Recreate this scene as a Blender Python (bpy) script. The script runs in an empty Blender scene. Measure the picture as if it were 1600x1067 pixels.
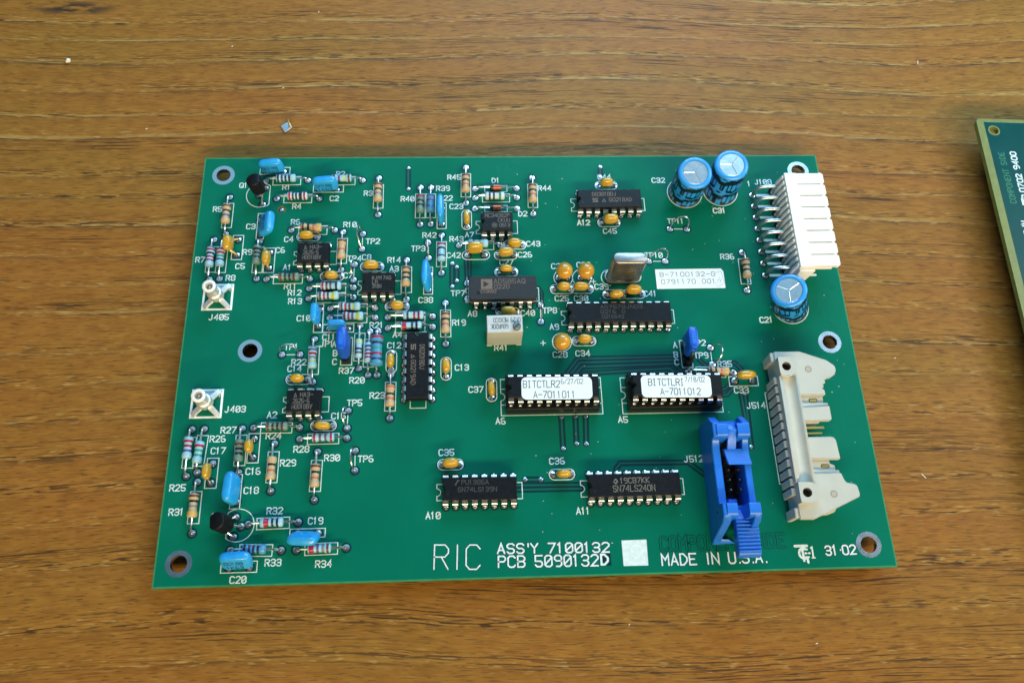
import bpy, bmesh, math, random
from mathutils import Vector, Matrix, Euler
random.seed(7)
S = 0.001            # everything below is measured in millimetres
ZT = 6.0             # height of the board's upper face over the tabletop
sc = bpy.context.scene
COL = sc.collection

# ---------------------------------------------------------------- camera
cam_d = bpy.data.cameras.new('camera')
cam = bpy.data.objects.new('camera', cam_d)
COL.objects.link(cam)
cr = Vector((0.9987287, -0.0323680, 0.0386437))
cd = Vector((-0.0155237, -0.9268444, -0.3751246))
cf = Vector((0.0479587, 0.3740478, -0.9261685))
m = Matrix((cr, -cd, -cf)).transposed().to_4x4()
m.translation = Vector((80.7611, -23.4472, 218.6659 + ZT)) * S
cam.matrix_world = m
cam_d.sensor_width = 22.3
cam_d.lens = 22.3 * 1300.0 / 1600.0
cam_d.clip_start = 0.005
cam_d.clip_end = 50
cam_d.dof.use_dof = True
cam_d.dof.focus_distance = 0.235
cam_d.dof.aperture_fstop = 22
sc.camera = cam
sc.render.resolution_x, sc.render.resolution_y = 1024, 682

# ---------------------------------------------------------------- light
sc.view_settings.view_transform = 'Standard'
sc.view_settings.look = 'None'
sc.view_settings.exposure = 0
sc.view_settings.gamma = 1
w = bpy.data.worlds.new('World')
sc.world = w
w.use_nodes = True
bg = w.node_tree.nodes['Background']
bg.inputs[0].default_value = (0.28, 0.42, 0.52, 1)
bg.inputs[1].default_value = 0.2
def area(name, loc, target, sx, sy, power, col):
    d = bpy.data.lights.new(name, 'AREA')
    d.shape = 'RECTANGLE'; d.size = sx; d.size_y = sy; d.energy = power; d.color = col
    o = bpy.data.objects.new(name, d)
    COL.objects.link(o)
    o.location = loc
    o.rotation_euler = (Vector(target) - Vector(loc)).to_track_quat('-Z', 'Y').to_euler()
    return o
area('back_window_light', (0.20, 0.50, 0.30), (0.10, 0.10, 0), 0.36, 0.20, 2.8, (0.42, 0.72, 1.0))
area('side_window_light', (0.70, 0.25, 0.47), (0.14, 0.08, 0), 0.30, 0.30, 2.2, (0.80, 0.92, 1.0))
area('blue_fill_panel_light', (0.12, 0.76, 1.1), (0.12, 0.76, 0), 1.7, 1.0, 4.5, (0.32, 0.70, 1.0))  # added blue panel overhead, placed for the tinned metal to reflect
area('ceiling_tube_light', (0.45, -1.30, 0.98), (0.14, 0.09, 0), 1.9, 0.07, 45.0, (1.0, 0.78, 0.47))

# ---------------------------------------------------------------- materials
def mat(name, col, rough=0.5, metal=0.0, spec=0.5, var=0.0, scale=800.0, bump=0.0, bscale=3000.0, coat=0.0, sss=0.0):
    mt = bpy.data.materials.new(name)
    mt.use_nodes = True
    nt = mt.node_tree; b = nt.nodes['Principled BSDF']
    b.inputs['Base Color'].default_value = (*col, 1)
    b.inputs['Roughness'].default_value = rough
    b.inputs['Metallic'].default_value = metal
    b.inputs['Specular IOR Level'].default_value = spec
    if coat: b.inputs['Coat Weight'].default_value = coat; b.inputs['Coat Roughness'].default_value = 0.12
    if var or bump:
        tc = nt.nodes.new('ShaderNodeTexCoord')
    if var:
        n = nt.nodes.new('ShaderNodeTexNoise'); n.inputs['Scale'].default_value = scale; n.inputs['Detail'].default_value = 3
        nt.links.new(tc.outputs['Object'], n.inputs['Vector'])
        r = nt.nodes.new('ShaderNodeValToRGB')
        r.color_ramp.elements[0].position = 0.3; r.color_ramp.elements[1].position = 0.7
        r.color_ramp.elements[0].color = (*[c * (1 - var) for c in col], 1)
        r.color_ramp.elements[1].color = (*[min(1, c * (1 + var)) for c in col], 1)
        nt.links.new(n.outputs['Fac'], r.inputs['Fac']); nt.links.new(r.outputs['Color'], b.inputs['Base Color'])
        mr = nt.nodes.new('ShaderNodeMapRange'); mr.inputs[3].default_value = max(0.03, rough - 0.08); mr.inputs[4].default_value = min(1, rough + 0.1)
        nt.links.new(n.outputs['Fac'], mr.inputs[0]); nt.links.new(mr.outputs[0], b.inputs['Roughness'])
    if bump:
        n2 = nt.nodes.new('ShaderNodeTexNoise'); n2.inputs['Scale'].default_value = bscale; n2.inputs['Detail'].default_value = 2
        nt.links.new(tc.outputs['Object'], n2.inputs['Vector'])
        bp = nt.nodes.new('ShaderNodeBump'); bp.inputs['Strength'].default_value = bump; bp.inputs['Distance'].default_value = 0.00005
        nt.links.new(n2.outputs['Fac'], bp.inputs['Height']); nt.links.new(bp.outputs['Normal'], b.inputs['Normal'])
    return mt

def srgb(r, g, b):
    f = lambda c: (c / 255 / 12.92) if c / 255 <= 0.04045 else ((c / 255 + 0.055) / 1.055) ** 2.4
    return (f(r), f(g), f(b))

M = {}
M['mask'] = mat('green_solder_mask', (0.002, 0.140, 0.088), 0.24, spec=0.08, var=0.09, scale=45, bump=0.12, bscale=1500)
M['edge'] = mat('laminate_edge', (0.025, 0.20, 0.075), 0.6, var=0.15, scale=400)
M['dark'] = mat('mask_over_bare_laminate', (0.002, 0.030, 0.036), 0.32, spec=0.25)
M['trace'] = mat('mask_over_copper_trace', (0.004, 0.105, 0.078), 0.3, spec=0.25)
M['silk'] = mat('white_silkscreen_ink', (0.60, 0.74, 0.76), 0.6, var=0.12, scale=900)
M['tin'] = mat('tinned_copper', (0.62, 0.63, 0.64), 0.24, 1.0, var=0.15, scale=900, bump=0.4, bscale=2500)
M['ring'] = mat('matte_tin_ring', (0.58, 0.61, 0.63), 0.26, 1.0, var=0.04, scale=300)
M['solder'] = mat('solder', (0.66, 0.66, 0.65), 0.22, 1.0, var=0.15, scale=1500, bump=0.6, bscale=1800)
M['lead'] = mat('tinned_wire', (0.70, 0.69, 0.66), 0.25, 1.0, var=0.1, scale=1500)
M['pin'] = mat('plated_chip_pin', (0.62, 0.63, 0.62), 0.30, 1.0, var=0.12, scale=1500)
M['epoxy'] = mat('black_moulded_epoxy', (0.006, 0.007, 0.009), 0.42, spec=0.2, var=0.25, scale=1200, bump=0.5, bscale=6000)
M['ceramic'] = mat('dark_grey_ceramic', (0.020, 0.020, 0.022), 0.5, spec=0.35, var=0.2, scale=1200, bump=0.5, bscale=6000)
M['socket'] = mat('black_socket_plastic', (0.006, 0.007, 0.007), 0.45, spec=0.25, var=0.2, scale=900, bump=0.3)
M['laser'] = mat('grey_chip_print', (0.13, 0.125, 0.11), 0.7)
M['faint'] = mat('faint_chip_print', (0.045, 0.048, 0.05), 0.7)
M['taupe'] = mat('taupe_chip_print', (0.16, 0.125, 0.10), 0.7)
M['paper'] = mat('white_label_paper', (0.72, 0.82, 0.88), 0.75, spec=0.2, var=0.04, scale=300)
M['ink'] = mat('grey_print_ink', (0.10, 0.105, 0.12), 0.8)
M['tantal'] = mat('ochre_dipped_epoxy', (0.54, 0.28, 0.025), 0.22, var=0.12, scale=500, coat=0.5, bump=0.3, bscale=900)
M['gold'] = mat('golden_dipped_epoxy', (0.50, 0.30, 0.020), 0.24, var=0.10, scale=500, coat=0.6, bump=0.3, bscale=900)
M['film'] = mat('sky_blue_dipped_epoxy', (0.016, 0.34, 0.78), 0.36, var=0.08, scale=500, coat=0.4, bump=0.25, bscale=900)
M['filmink'] = mat('dark_blue_print', (0.006, 0.05, 0.16), 0.5)
M['tan'] = mat('tan_resistor_coat', (0.49, 0.37, 0.215), 0.42, var=0.08, scale=700)
M['blue'] = mat('pale_blue_resistor_coat', (0.28, 0.53, 0.66), 0.36, var=0.08, scale=700)
M['deep'] = mat('mid_blue_resistor_coat', (0.06, 0.28, 0.50), 0.36, var=0.08, scale=700)
M['ice'] = mat('white_blue_resistor_coat', (0.50, 0.64, 0.68), 0.36, var=0.08, scale=700)
M['green'] = mat('grey_green_resistor_coat', (0.12, 0.22, 0.19), 0.4, var=0.1, scale=700)
BANDC = dict(k=(0.012, 0.012, 0.014), K=(0.015, 0.02, 0.06), n=(0.12, 0.04, 0.025), r=(0.30, 0.012, 0.05), o=(0.50, 0.13, 0.06), y=(0.45, 0.55, 0.12),
             g=(0.03, 0.28, 0.20), b=(0.03, 0.06, 0.28), v=(0.10, 0.07, 0.22), e=(0.20, 0.20, 0.22), d=(0.55, 0.36, 0.09), w=(0.7, 0.7, 0.7))
for k, c in BANDC.items(): M['band_' + k] = mat('colour_band_' + {'k': 'black', 'K': 'navy', 'n': 'brown', 'r': 'red', 'o': 'orange', 'y': 'yellow', 'g': 'green', 'b': 'blue', 'v': 'violet', 'e': 'grey', 'd': 'gold', 'w': 'white'}[k], c, 0.4)
M['diode'] = mat('orange_glass', (0.42, 0.075, 0.02), 0.12, coat=0.5)
M['sleeve'] = mat('blue_heatshrink_sleeve', (0.03, 0.32, 0.88), 0.30, var=0.06, scale=200, coat=0.35, bump=0.2, bscale=500)
M['sleeveink'] = mat('black_sleeve_print', (0.004, 0.008, 0.022), 0.35)
M['alu'] = mat('etched_aluminium', (0.66, 0.70, 0.72), 0.36, 1.0, var=0.06, scale=900)
M['bright'] = mat('bright_scored_aluminium', (0.78, 0.80, 0.80), 0.42, 1.0)
M['steel'] = mat('nickel_steel_can', (0.36, 0.35, 0.33), 0.42, 1.0, var=0.06, scale=250)
M['gilt'] = mat('gold_plated_pin', (0.62, 0.44, 0.14), 0.28, 1.0)
M['white'] = mat('white_nylon', (0.80, 0.82, 0.78), 0.45, var=0.03, scale=300, bump=0.15)
M['beige'] = mat('pale_beige_plastic', (0.47, 0.49, 0.44), 0.5, var=0.04, scale=250, bump=0.2)
M['royal'] = mat('royal_blue_plastic', (0.010, 0.155, 0.68), 0.36, var=0.08, scale=300, bump=0.25, bscale=2000)
M['cobalt'] = mat('cobalt_blue_plastic', (0.006, 0.085, 0.56), 0.34, var=0.08, scale=300)
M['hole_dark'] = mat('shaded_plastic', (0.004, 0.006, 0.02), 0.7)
M['trim'] = mat('pale_blue_grey_plastic', (0.50, 0.57, 0.60), 0.5, var=0.05, scale=500)
M['screw'] = mat('grey_trimmer_screw', (0.17, 0.20, 0.19), 0.5, 0.6)
M['lam2'] = mat('yellow_green_laminate', (0.16, 0.20, 0.05), 0.45, var=0.12, scale=500)
M['mask2'] = mat('dark_teal_solder_mask', (0.001, 0.060, 0.062), 0.3, spec=0.12, var=0.08, scale=100)
M['green2'] = mat('green_copper_lettering', (0.012, 0.19, 0.10), 0.45)
M['crumb'] = mat('white_crumb', (0.75, 0.73, 0.68), 0.7)
M['flux'] = mat('brown_flux_residue', (0.14, 0.085, 0.012), 0.25, var=0.3, scale=1500)
M['jack'] = mat('satin_silver_plating', (0.82, 0.82, 0.80), 0.48, 0.85, var=0.06, scale=900)
M['brass'] = mat('brass_clip', (0.55, 0.50, 0.33), 0.3, 1.0)

# ---------------------------------------------------------------- mesh helpers (millimetres)
class MB:
    def __init__(self): self.v = []; self.f = []; self.mi = []
    def add(self, vs, fs, mi=0, mx=None):
        o = len(self.v)
        self.v += [tuple(mx @ Vector(p)) if mx else tuple(p) for p in vs]
        for f in fs: self.f.append([i + o for i in f]); self.mi.append(mi)
        return self
    def loft(self, rings, mi=0, mx=None, cap0=True, cap1=True, capmi=None):
        n = len(rings[0]); vs = [p for r in rings for p in r]; fs = []
        for k in range(len(rings) - 1):
            for i in range(n):
                j = (i + 1) % n
                fs.append([k * n + i, k * n + j, (k + 1) * n + j, (k + 1) * n + i])
        self.add(vs, fs, mi, mx)
        caps = []
        if cap0: caps.append(list(range(n))[::-1])
        if cap1: caps.append([(len(rings) - 1) * n + i for i in range(n)])
        o = len(self.v) - len(vs)
        for c in caps: self.f.append([i + o for i in c]); self.mi.append(mi if capmi is None else capmi)
        return self
    def prism(self, poly, z0, z1, mi=0, mx=None, capmi=None, shrink=None):
        r = [[(x, y, z0) for x, y in poly], [(x, y, z1) for x, y in poly]]
        return self.loft(r, mi, mx, capmi=capmi)
    def box(self, x0, x1, y0, y1, z0, z1, mi=0, mx=None):
        return self.prism([(x0, y0), (x1, y0), (x1, y1), (x0, y1)], z0, z1, mi, mx)
    def lathe(self, prof, n=16, mi=0, mx=None, mis=None, cap0=True, cap1=True):
        rings = [[(r * math.cos(2 * math.pi * i / n), r * math.sin(2 * math.pi * i / n), z) for i in range(n)] for r, z in prof]
        if mis is None: return self.loft(rings, mi, mx, cap0, cap1)
        for k in range(len(rings) - 1):
            self.loft(rings[k:k + 2], mis[k], mx, cap0 and k == 0, cap1 and k == len(rings) - 2)
        return self
    def tube(self, path, r, n=8, mi=0, cap=True):
        P = [Vector(p) for p in path]; rings = []; up = None
        rs = r if isinstance(r, (list, tuple)) else [r] * len(P)
        for i, p in enumerate(P):
            t = (P[min(i + 1, len(P) - 1)] - P[max(i - 1, 0)]).normalized()
            if up is None:
                up = Vector((0, 0, 1)) if abs(t.z) < 0.9 else Vector((1, 0, 0))
            a = t.cross(up).normalized(); b = a.cross(t).normalized(); up = b
            rings.append([tuple(p + (a * math.cos(2 * math.pi * k / n) + b * math.sin(2 * math.pi * k / n)) * rs[i]) for k in range(n)])
        return self.loft(rings, mi, None, cap, cap)
    def disc(self, x, y, r0, r1, z, n=20, mi=0):
        c = [(math.cos(2 * math.pi * i / n), math.sin(2 * math.pi * i / n)) for i in range(n)]
        if r0 <= 0: return self.add([(x + a * r1, y + b * r1, z) for a, b in c], [list(range(n))], mi)
        return self.add([(x + a * r0, y + b * r0, z) for a, b in c] + [(x + a * r1, y + b * r1, z) for a, b in c],
                        [[i, n + i, n + (i + 1) % n, (i + 1) % n] for i in range(n)], mi)
    def ribbon(self, pts, wd, z, mi=0, closed=False, fn=None, rnd=True):
        """a printed stroke: flat quads plus round ends, each a hair above the last so that no two faces share a plane"""
        P = [Vector((p[0], p[1])) for p in pts]
        if closed: P = P + [P[0]]
        h = wd / 2; F = fn or (lambda x, y, zz: (x, y, zz))
        L = []; Rr = []
        n = len(P)
        for i, p in enumerate(P):
            if closed: a, b = P[(i - 1) % (n - 1)] if i not in (0, n - 1) else P[n - 2], P[(i + 1) % (n - 1)] if i not in (0, n - 1) else P[1]
            else: a, b = P[max(i - 1, 0)], P[min(i + 1, n - 1)]
            d1 = (p - a).normalized() if (p - a).length > 1e-9 else (b - p).normalized()
            d2 = (b - p).normalized() if (b - p).length > 1e-9 else d1
            t = d1 + d2
            t = t.normalized() if t.length > 1e-6 else d1
            nn = Vector((-t.y, t.x)); k = 1 / max(0.35, nn.dot(Vector((-d1.y, d1.x))))
            L.append(p + nn * h * k); Rr.append(p - nn * h * k)
        if not closed and rnd:
            d0 = (P[1] - P[0]).normalized(); n0 = Vector((-d0.y, d0.x)); d1 = (P[-1] - P[-2]).normalized(); n1 = Vector((-d1.y, d1.x))
            L = [P[0] - d0 * h * .9 + n0 * h * .45] + L + [P[-1] + d1 * h * .9 + n1 * h * .45]
            Rr = [P[0] - d0 * h * .9 - n0 * h * .45] + Rr + [P[-1] + d1 * h * .9 - n1 * h * .45]
        vs = [F(p.x, p.y, z) for p in L] + [F(p.x, p.y, z) for p in Rr]; k = len(L)
        return self.add(vs, [[k + i, k + i + 1, i + 1, i] for i in range(k - 1)], mi)
    def mesh(self, name, mats, bevel=0, smooth=35, seg=1):
        me = bpy.data.meshes.new(name)
        me.from_pydata([(x * S, y * S, z * S) for x, y, z in self.v], [], self.f)
        for mt in mats: me.materials.append(mt)
        me.polygons.foreach_set('material_index', self.mi)
        bm = bmesh.new(); bm.from_mesh(me)
        bmesh.ops.remove_doubles(bm, verts=bm.verts, dist=1e-7)
        if not any(len(e.link_faces) == 1 for e in bm.edges): bmesh.ops.recalc_face_normals(bm, faces=bm.faces)
        if bevel:
            es = [e for e in bm.edges if len(e.link_faces) == 2 and e.calc_face_angle(0) > math.radians(40)]
            bmesh.ops.bevel(bm, geom=es, offset=bevel * S, segments=seg, affect='EDGES', clamp_overlap=True)
        bm.to_mesh(me); bm.free()
        if smooth:
            me.polygons.foreach_set('use_smooth', [True] * len(me.polygons))
            me.set_sharp_from_angle(angle=math.radians(smooth))
        me.update()
        return me

def link(name, me, parent=None, loc=(0, 0, 0), rot=(0, 0, 0), label=None):
    o = bpy.data.objects.new(name, me)
    COL.objects.link(o)
    if parent: o.parent = parent
    o.location = Vector(loc) * S
    o.rotation_euler = rot
    if label: o['label'] = label
    return o
def tag(o, label, cat, group=None):
    o['label'] = label; o['category'] = cat
    if group: o['group'] = group
    return o
def empty(name, loc, rot=(0, 0, 0)):
    return link(name, None, None, loc, rot)
def arc(cx, cy, r, a0, a1, n=8, ry=None):
    ry = ry or r
    return [(cx + r * math.cos(math.radians(a0 + (a1 - a0) * i / n)), cy + ry * math.sin(math.radians(a0 + (a1 - a0) * i / n))) for i in range(n + 1)]
def rrect(x0, x1, y0, y1, r, n=4):
    return arc(x1 - r, y0 + r, r, -90, 0, n) + arc(x1 - r, y1 - r, r, 0, 90, n) + arc(x0 + r, y1 - r, r, 90, 180, n) + arc(x0 + r, y0 + r, r, 180, 270, n)

# ---------------------------------------------------------------- stroke lettering
G = {}
def gl(c, wd, *ls): G[c] = (wd, [[(int(p[0]) if p[0] != '~' else 0, int(p[1])) if len(p) == 2 else (float(p.split(',')[0]), float(p.split(',')[1])) for p in l.split()] for l in ls])
gl('A', 4, '00 26 40', '0.7,2 3.3,2'); gl('B', 4, '00 06 36 45 44 33 03', '33 42 41 30 00'); gl('C', 4, '41 30 10 01 05 16 36 45')
gl('D', 4, '00 06 26 44 42 20 00'); gl('E', 4, '40 00 06 46', '03 33'); gl('F', 4, '00 06 46', '03 33'); gl('G', 4, '45 36 16 05 01 10 30 41 43 23')
gl('H', 4, '00 06', '40 46', '03 43'); gl('I', 2, '10 16'); gl('i', 3, '00 20', '06 26', '10 16'); gl('J', 4, '01 10 20 31 36'); gl('K', 4, '00 06', '46 03 40'); gl('L', 4, '06 00 40')
gl('M', 4, '00 06 23 46 40'); gl('N', 4, '00 06 40 46'); gl('O', 4, '10 01 05 16 36 45 41 30 10'); gl('P', 4, '00 06 36 45 44 33 03'); gl('Q', 4, '10 01 05 16 36 45 41 30 10', '22 40')
gl('R', 4, '00 06 36 45 44 33 03', '23 40'); gl('S', 4, '01 10 30 41 42 33 13 04 05 16 36 45'); gl('T', 4, '20 26', '06 46'); gl('U', 4, '06 01 10 30 41 46'); gl('V', 4, '06 20 46')
gl('W', 4, '06 10 23 30 46'); gl('X', 4, '00 46', '06 40'); gl('Y', 4, '06 23 46', '20 23'); gl('Z', 4, '06 46 00 40')
gl('0', 4, '10 01 05 16 36 45 41 30 10', '01 45'); gl('o', 4, '10 01 05 16 36 45 41 30 10'); gl('1', 3, '05 16 10'); gl('!', 4, '05 26 20', '00 40'); gl('2', 4, '05 16 36 45 44 00 40')
gl('3', 4, '05 16 36 45 44 33 13', '33 42 41 30 10 01'); gl('4', 4, '30 36 02 42'); gl('5', 4, '46 06 03 33 42 41 30 10 01'); gl('6', 4, '36 16 05 01 10 30 41 42 33 03')
gl('7', 4, '06 46 10'); gl('8', 4, '13 04 05 16 36 45 44 33 13 02 01 10 30 41 42 33'); gl('9', 4, '10 30 41 45 36 16 05 04 13 43'); gl("'", 1, '16 14'); gl('.', 1, '10 1,0.3'); gl('-', 4, '03 43')
gl('/', 4, '00 46'); gl('·', 1, '13 1,3.3'); gl('^', 4, '00 25 40 00'); gl('+', 4, '03 43', '21 25'); gl('~', 4, '00 06 30 36', '1,2 2,4'); gl('#', 4, '10 16', '30 36', '02 42', '04 44'); gl(' ', 3)
G['A'] = (4, [[(0, 0), (2, 6), (4, 0)], [(0.7, 2), (3.3, 2)]])
def text(mb, s, p, h, wd, z, mi=0, width=None, ang=0, adv=1.55, mono=None, fn=None, zero='0', aspect=0.72):
    """lettering with its base line starting at p; width, if given, is that of the whole line"""
    s = s.replace('0', zero); x = 0; segs = []
    for c in s:
        gw, ls = G.get(c, (3, []))
        off = (4 - gw) / 2 if mono else 0
        for l in ls: segs.append([(x + off + a, b) for a, b in l])
        x += (4 if mono else gw) + adv
    tot = x - adv
    ky = h / 6; kx = (width / tot) if width else ky * aspect * 1.5 * 0.9
    ca, sa = math.cos(ang), math.sin(ang)
    k = 0
    for l in segs:
        q = [(p[0] + a * kx * ca - b * ky * sa, p[1] + a * kx * sa + b * ky * ca) for a, b in l]
        k += 1
        if len(q) > 2 and q[0] == q[-1]: mb.ribbon(q[:-1], wd, z + 0.004 * (k % 7), mi, True, fn=fn)
        else: mb.ribbon(q, wd, z + 0.004 * (k % 7), mi, fn=fn)
    return tot * kx

# ---------------------------------------------------------------- measured layout of the board (millimetres from its front left corner)
RES = [('R1',(19.02,118.49),(31.59,118.67),(25.34,118.67),7.27,'blue','K.K.K.K..'),('R2',(35.35,118.37),(48.11,118.55),(42.04,118.68),6.55,'blue','n.v.y.n'),('R4',(22.62,112.29),(35.4,112.27),(29.19,112.26),5.7,'ice','r.K.K.KK.r'),('R3',(53.06,119.29),(53.15,106.46),(53.26,113.42),6.29,'tan','n.k.e..'),('R5',(8.7,112.94),(8.68,100.37),(9.02,106.39),6.35,'tan','n.k.v..'),('R7',(5.49,98.48),(5.44,85.51),(5.57,91.84),6.28,'blue','r.K.r.r..'),('R8',(8.35,98.02),(8.33,85.68),(8.22,92.01),5.87,'blue','r.r.g.K..'),('R6',(27.72,101.47),(40.51,101.33),(33.92,101.04),6.17,'tan','n.k.o.d'),('R10',(42.99,100.66),(42.98,88.12),(43.03,94.29),6.27,'tan','n..o..'),('R9',(18.82,97.91),(18.83,85.54),(19.03,92.61),5.68,'green','.k.k.k..'),('R11',(21.65,85.38),(34.1,85.34),(28.42,85.42),5.65,'green','n.k.k.n.'),('R12',(34.09,82.26),(46.72,82.29),(40.54,82.1),5.47,'blue','r.n.v..K.'),('R13',(34.1,79.09),(46.84,79.23),(40.0,79.28),5.37,'blue','n.r.n.yy.'),('R15',(40.44,75.81),(53.16,75.78),(46.22,75.89),5.49,'blue','n.r.n.y..'),('R16',(40.4,72.9),(53.25,72.7),(47.14,72.97),5.47,'blue','n.r.v.yy.'),('R14',(61.98,91.03),(62.06,78.4),(62.14,85.11),6.2,'tan','n.k.k..'),('R17',(56.87,72.84),(69.61,72.85),(64.21,72.6),5.72,'blue','.K..r.r.'),('R18',(56.95,69.47),(69.62,69.54),(63.66,69.44),5.59,'blue','rr..K.K.'),('R19',(73.27,77.02),(73.35,64.38),(73.31,70.31),6.52,'tan','n.k.o..'),('R37',(49.16,70.38),(49.2,57.43),(49.32,63.0),6.15,'small','y...K.n.'),('R20',(51.93,68.49),(51.81,55.49),(51.6,61.62),5.74,'blue','.b.v.r.r.'),('R21',(54.27,68.45),(54.28,55.44),(54.42,61.92),9.08,'big','r.K.g.r.K.'),('R22',(36.55,66.47),(36.73,53.71),(36.86,60.26),5.52,'blue','v.r.e.y..'),('R23',(58.16,55.37),(58.09,42.88),(57.92,48.86),6.06,'tan','o..k.o..'),('R42',(72.19,99.26),(72.1,86.7),(72.16,93.04),6.15,'blue','r.K...K.'),('R40',(65.77,115.86),(65.77,103.04),(65.8,109.28),6.23,'green','r.k.k..'),('R39',(68.96,115.83),(68.94,103.09),(68.98,109.48),5.79,'deep','v.v..b.'),('R45',(79.7,122.95),(79.55,110.23),(79.65,116.48),6.15,'tan','n.k.o..'),('R46',(82.38,112.01),(95.06,111.99),(88.35,111.98),5.9,'ice','.K.K..g.'),('R44',(100.05,119.05),(99.83,106.33),(99.7,112.61),6.11,'tan','n.k.o..'),('R43',(77.3,95.75),(89.65,95.7),(82.99,95.48),6.42,'blue','.K.g..'),('R36',(162.11,92.4),(161.84,79.86),(161.94,86.33),6.4,'tan','n.k.k..'),('R35',(141.59,54.9),(154.33,54.28),(149.6,54.12),5.81,'tan','n.k.o.d'),('R24',(21.68,40.95),(33.95,40.8),(28.2,40.94),5.25,'green','n.k.k.n.'),('R28',(34.15,37.52),(46.74,37.6),(40.67,37.77),5.43,'blue','r.v.v.r'),('R25',(5.44,40.87),(5.35,28.19),(5.4,35.47),5.7,'blue','.r.r.v..'),('R26',(8.65,40.87),(8.05,29.15),(8.59,34.22),5.75,'blue','.r.g.g..'),('R27',(18.73,40.84),(18.85,28.9),(19.16,34.42),6.63,'green','.n.k.k..'),('R29',(27.62,36.5),(27.56,23.77),(27.71,29.52),6.08,'tan','..k.o..'),('R30',(39.17,33.97),(38.98,21.14),(39.18,27.26),6.14,'tan','n.k.o..'),('R31',(8.42,26.59),(8.46,13.36),(8.46,20.23),6.15,'tan','n.k.e.dd'),('R32',(22.44,15.27),(35.2,15.5),(28.78,15.75),6.11,'blue','.rr.K.K.'),('R33',(18.56,8.82),(31.35,8.48),(24.93,8.71),6.56,'deep','K.K.K.K..'),('R34',(35.16,8.47),(47.78,8.68),(41.22,8.59),6.12,'blue','rr.v.e.n')]
DIO = [('D1',(82.43,115.27),(95.09,115.31),(88.71,115.18)),('D2',(82.24,108.28),(95.04,108.16),(88.53,107.98))]
CER = [('C4',(32.83,98.23),'h'),('C8',(51.91,88.26),'h'),('C7',(40.7,85.19),'h'),('C42',(82.09,93.64),'h'),('C43',(93.72,95.0),'h'),('C26',(91.06,92.06),'h'),('C27',(91.01,86.4),'h'),('C23',(79.7,103.79),'v'),('C44',(122.59,115.49),'h'),('C45',(122.87,102.85),'h'),('C9',(59.67,75.43),'h'),('C40',(91.16,73.16),'h'),('C12',(58.16,58.75),'v'),('C13',(73.42,56.97),'v'),('C25',(107.49,80.69),'h'),('C30',(112.5,80.62),'h'),('C39',(122.54,77.94),'h'),('C41',(127.7,79.43),'h'),('C34',(112.47,64.23),'h'),('C37',(85.89,50.02),'v'),('C36',(104.43,26.02),'h'),('C35',(74.6,29.56),'h'),('C14',(32.94,53.98),'h'),('C15',(40.56,40.44),'h'),('C5',(10.55,95.93),'v'),('C6',(21.82,90.99),'v'),('C16',(21.62,35.24),'v'),('C17',(11.34,28.81),'v'),('C33',(157.06,52.68),'h')]
STAD = {'C5': (12.55,95.85),'C6': (22.1,91.52),'C16': (22.2,35.4),'C17': (11.88,28.89),'C33': (156.92,51.82),'C42': (82.29,92.48),'C4': (32.92,99.25),'C8': (51.95,89.05),'C7': (40.49,86.08),'C43': (93.85,95.78),'C26': (91.15,92.38),'C27': (91.1,86.88),'C23': (79.72,104.53),'C44': (122.82,116.24),'C45': (122.7,103.13),'C9': (59.46,76.21),'C40': (91.09,73.92),'C12': (58.18,59.36),'C13': (73.4,56.99),'C25': (107.2,81.04),'C30': (113.02,81.04),'C39': (122.48,79.17),'C41': (128.13,79.18),'C34': (112.59,64.62),'C37': (85.94,50.53),'C36': (104.19,26.38),'C35': (74.52,29.75),'C14': (32.81,54.53),'C15': (40.35,41.2)}
TANT = [('C24',(107.7,84.93),(107.78,84.69)),('C29',(114.18,84.85),(113.25,84.62)),('C28',(105.8,62.74),(106.29,64.45))]
FILM = [('C1',(19.23,121.82),(24.05,121.79),(21.18,121.82),'h'),('C2',(35.56,115.19),(40.44,115.29),(37.61,115.52),'h'),('C3',(18.52,105.04),(18.91,100.05),(21.83,102.27),'v'),('C22',(72.27,108.5),(72.19,103.1),(72.05,106.14),'v'),('C38',(68.82,86.12),(68.29,81.25),(68.01,84.2),'v'),('C10',(37.74,75.53),(37.3,70.38),(36.89,73.04),'v'),('C11',(40.46,69.46),(45.71,69.38),(42.96,69.7),'h'),('C18',(19.11,26.0),(19.05,21.13),(18.34,23.99),'v'),('C19',(35.23,12.5),(40.44,12.53),(37.26,10.66),'h'),('C20',(18.64,4.49),(23.74,4.5),(21.0,6.06),'h')]
FILMBOX = {'C1': ((16.98,120.92),(25.99,123.39)),'C2': ((33.45,114.44),(42.48,116.95)),'C3': ((17.65,98.56),(19.78,107.22)),'C22': ((70.85,101.54),(73.55,110.46)),'C38': ((67.01,79.96),(69.56,88.71)),'C10': ((36.07,68.51),(38.56,77.2)),'C11': ((38.65,68.47),(47.34,70.89)),'C18': ((17.32,19.35),(19.89,28.36)),'C19': ((33.24,11.58),(42.23,13.78)),'C20': ((16.59,3.29),(25.59,6.03))}
ICS = [('A1',(31.91,88.06),(38.73,88.09),8,0),('A2',(31.57,43.18),(39.04,43.28),8,0),('A3',(50.71,78.16),(57.84,78.26),8,0),('A7',(85.12,97.74),(92.31,97.83),8,0),('A12',(113.99,105.22),(131.69,105.36),16,0),('A9',(109.05,67.84),(136.79,67.79),24,0),('A8',(82.09,75.47),(97.42,75.36),14,0),('A10',(73.3,18.38),(91.01,18.27),16,0),('A11',(111.38,18.27),(134.21,18.45),20,0)]
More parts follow.
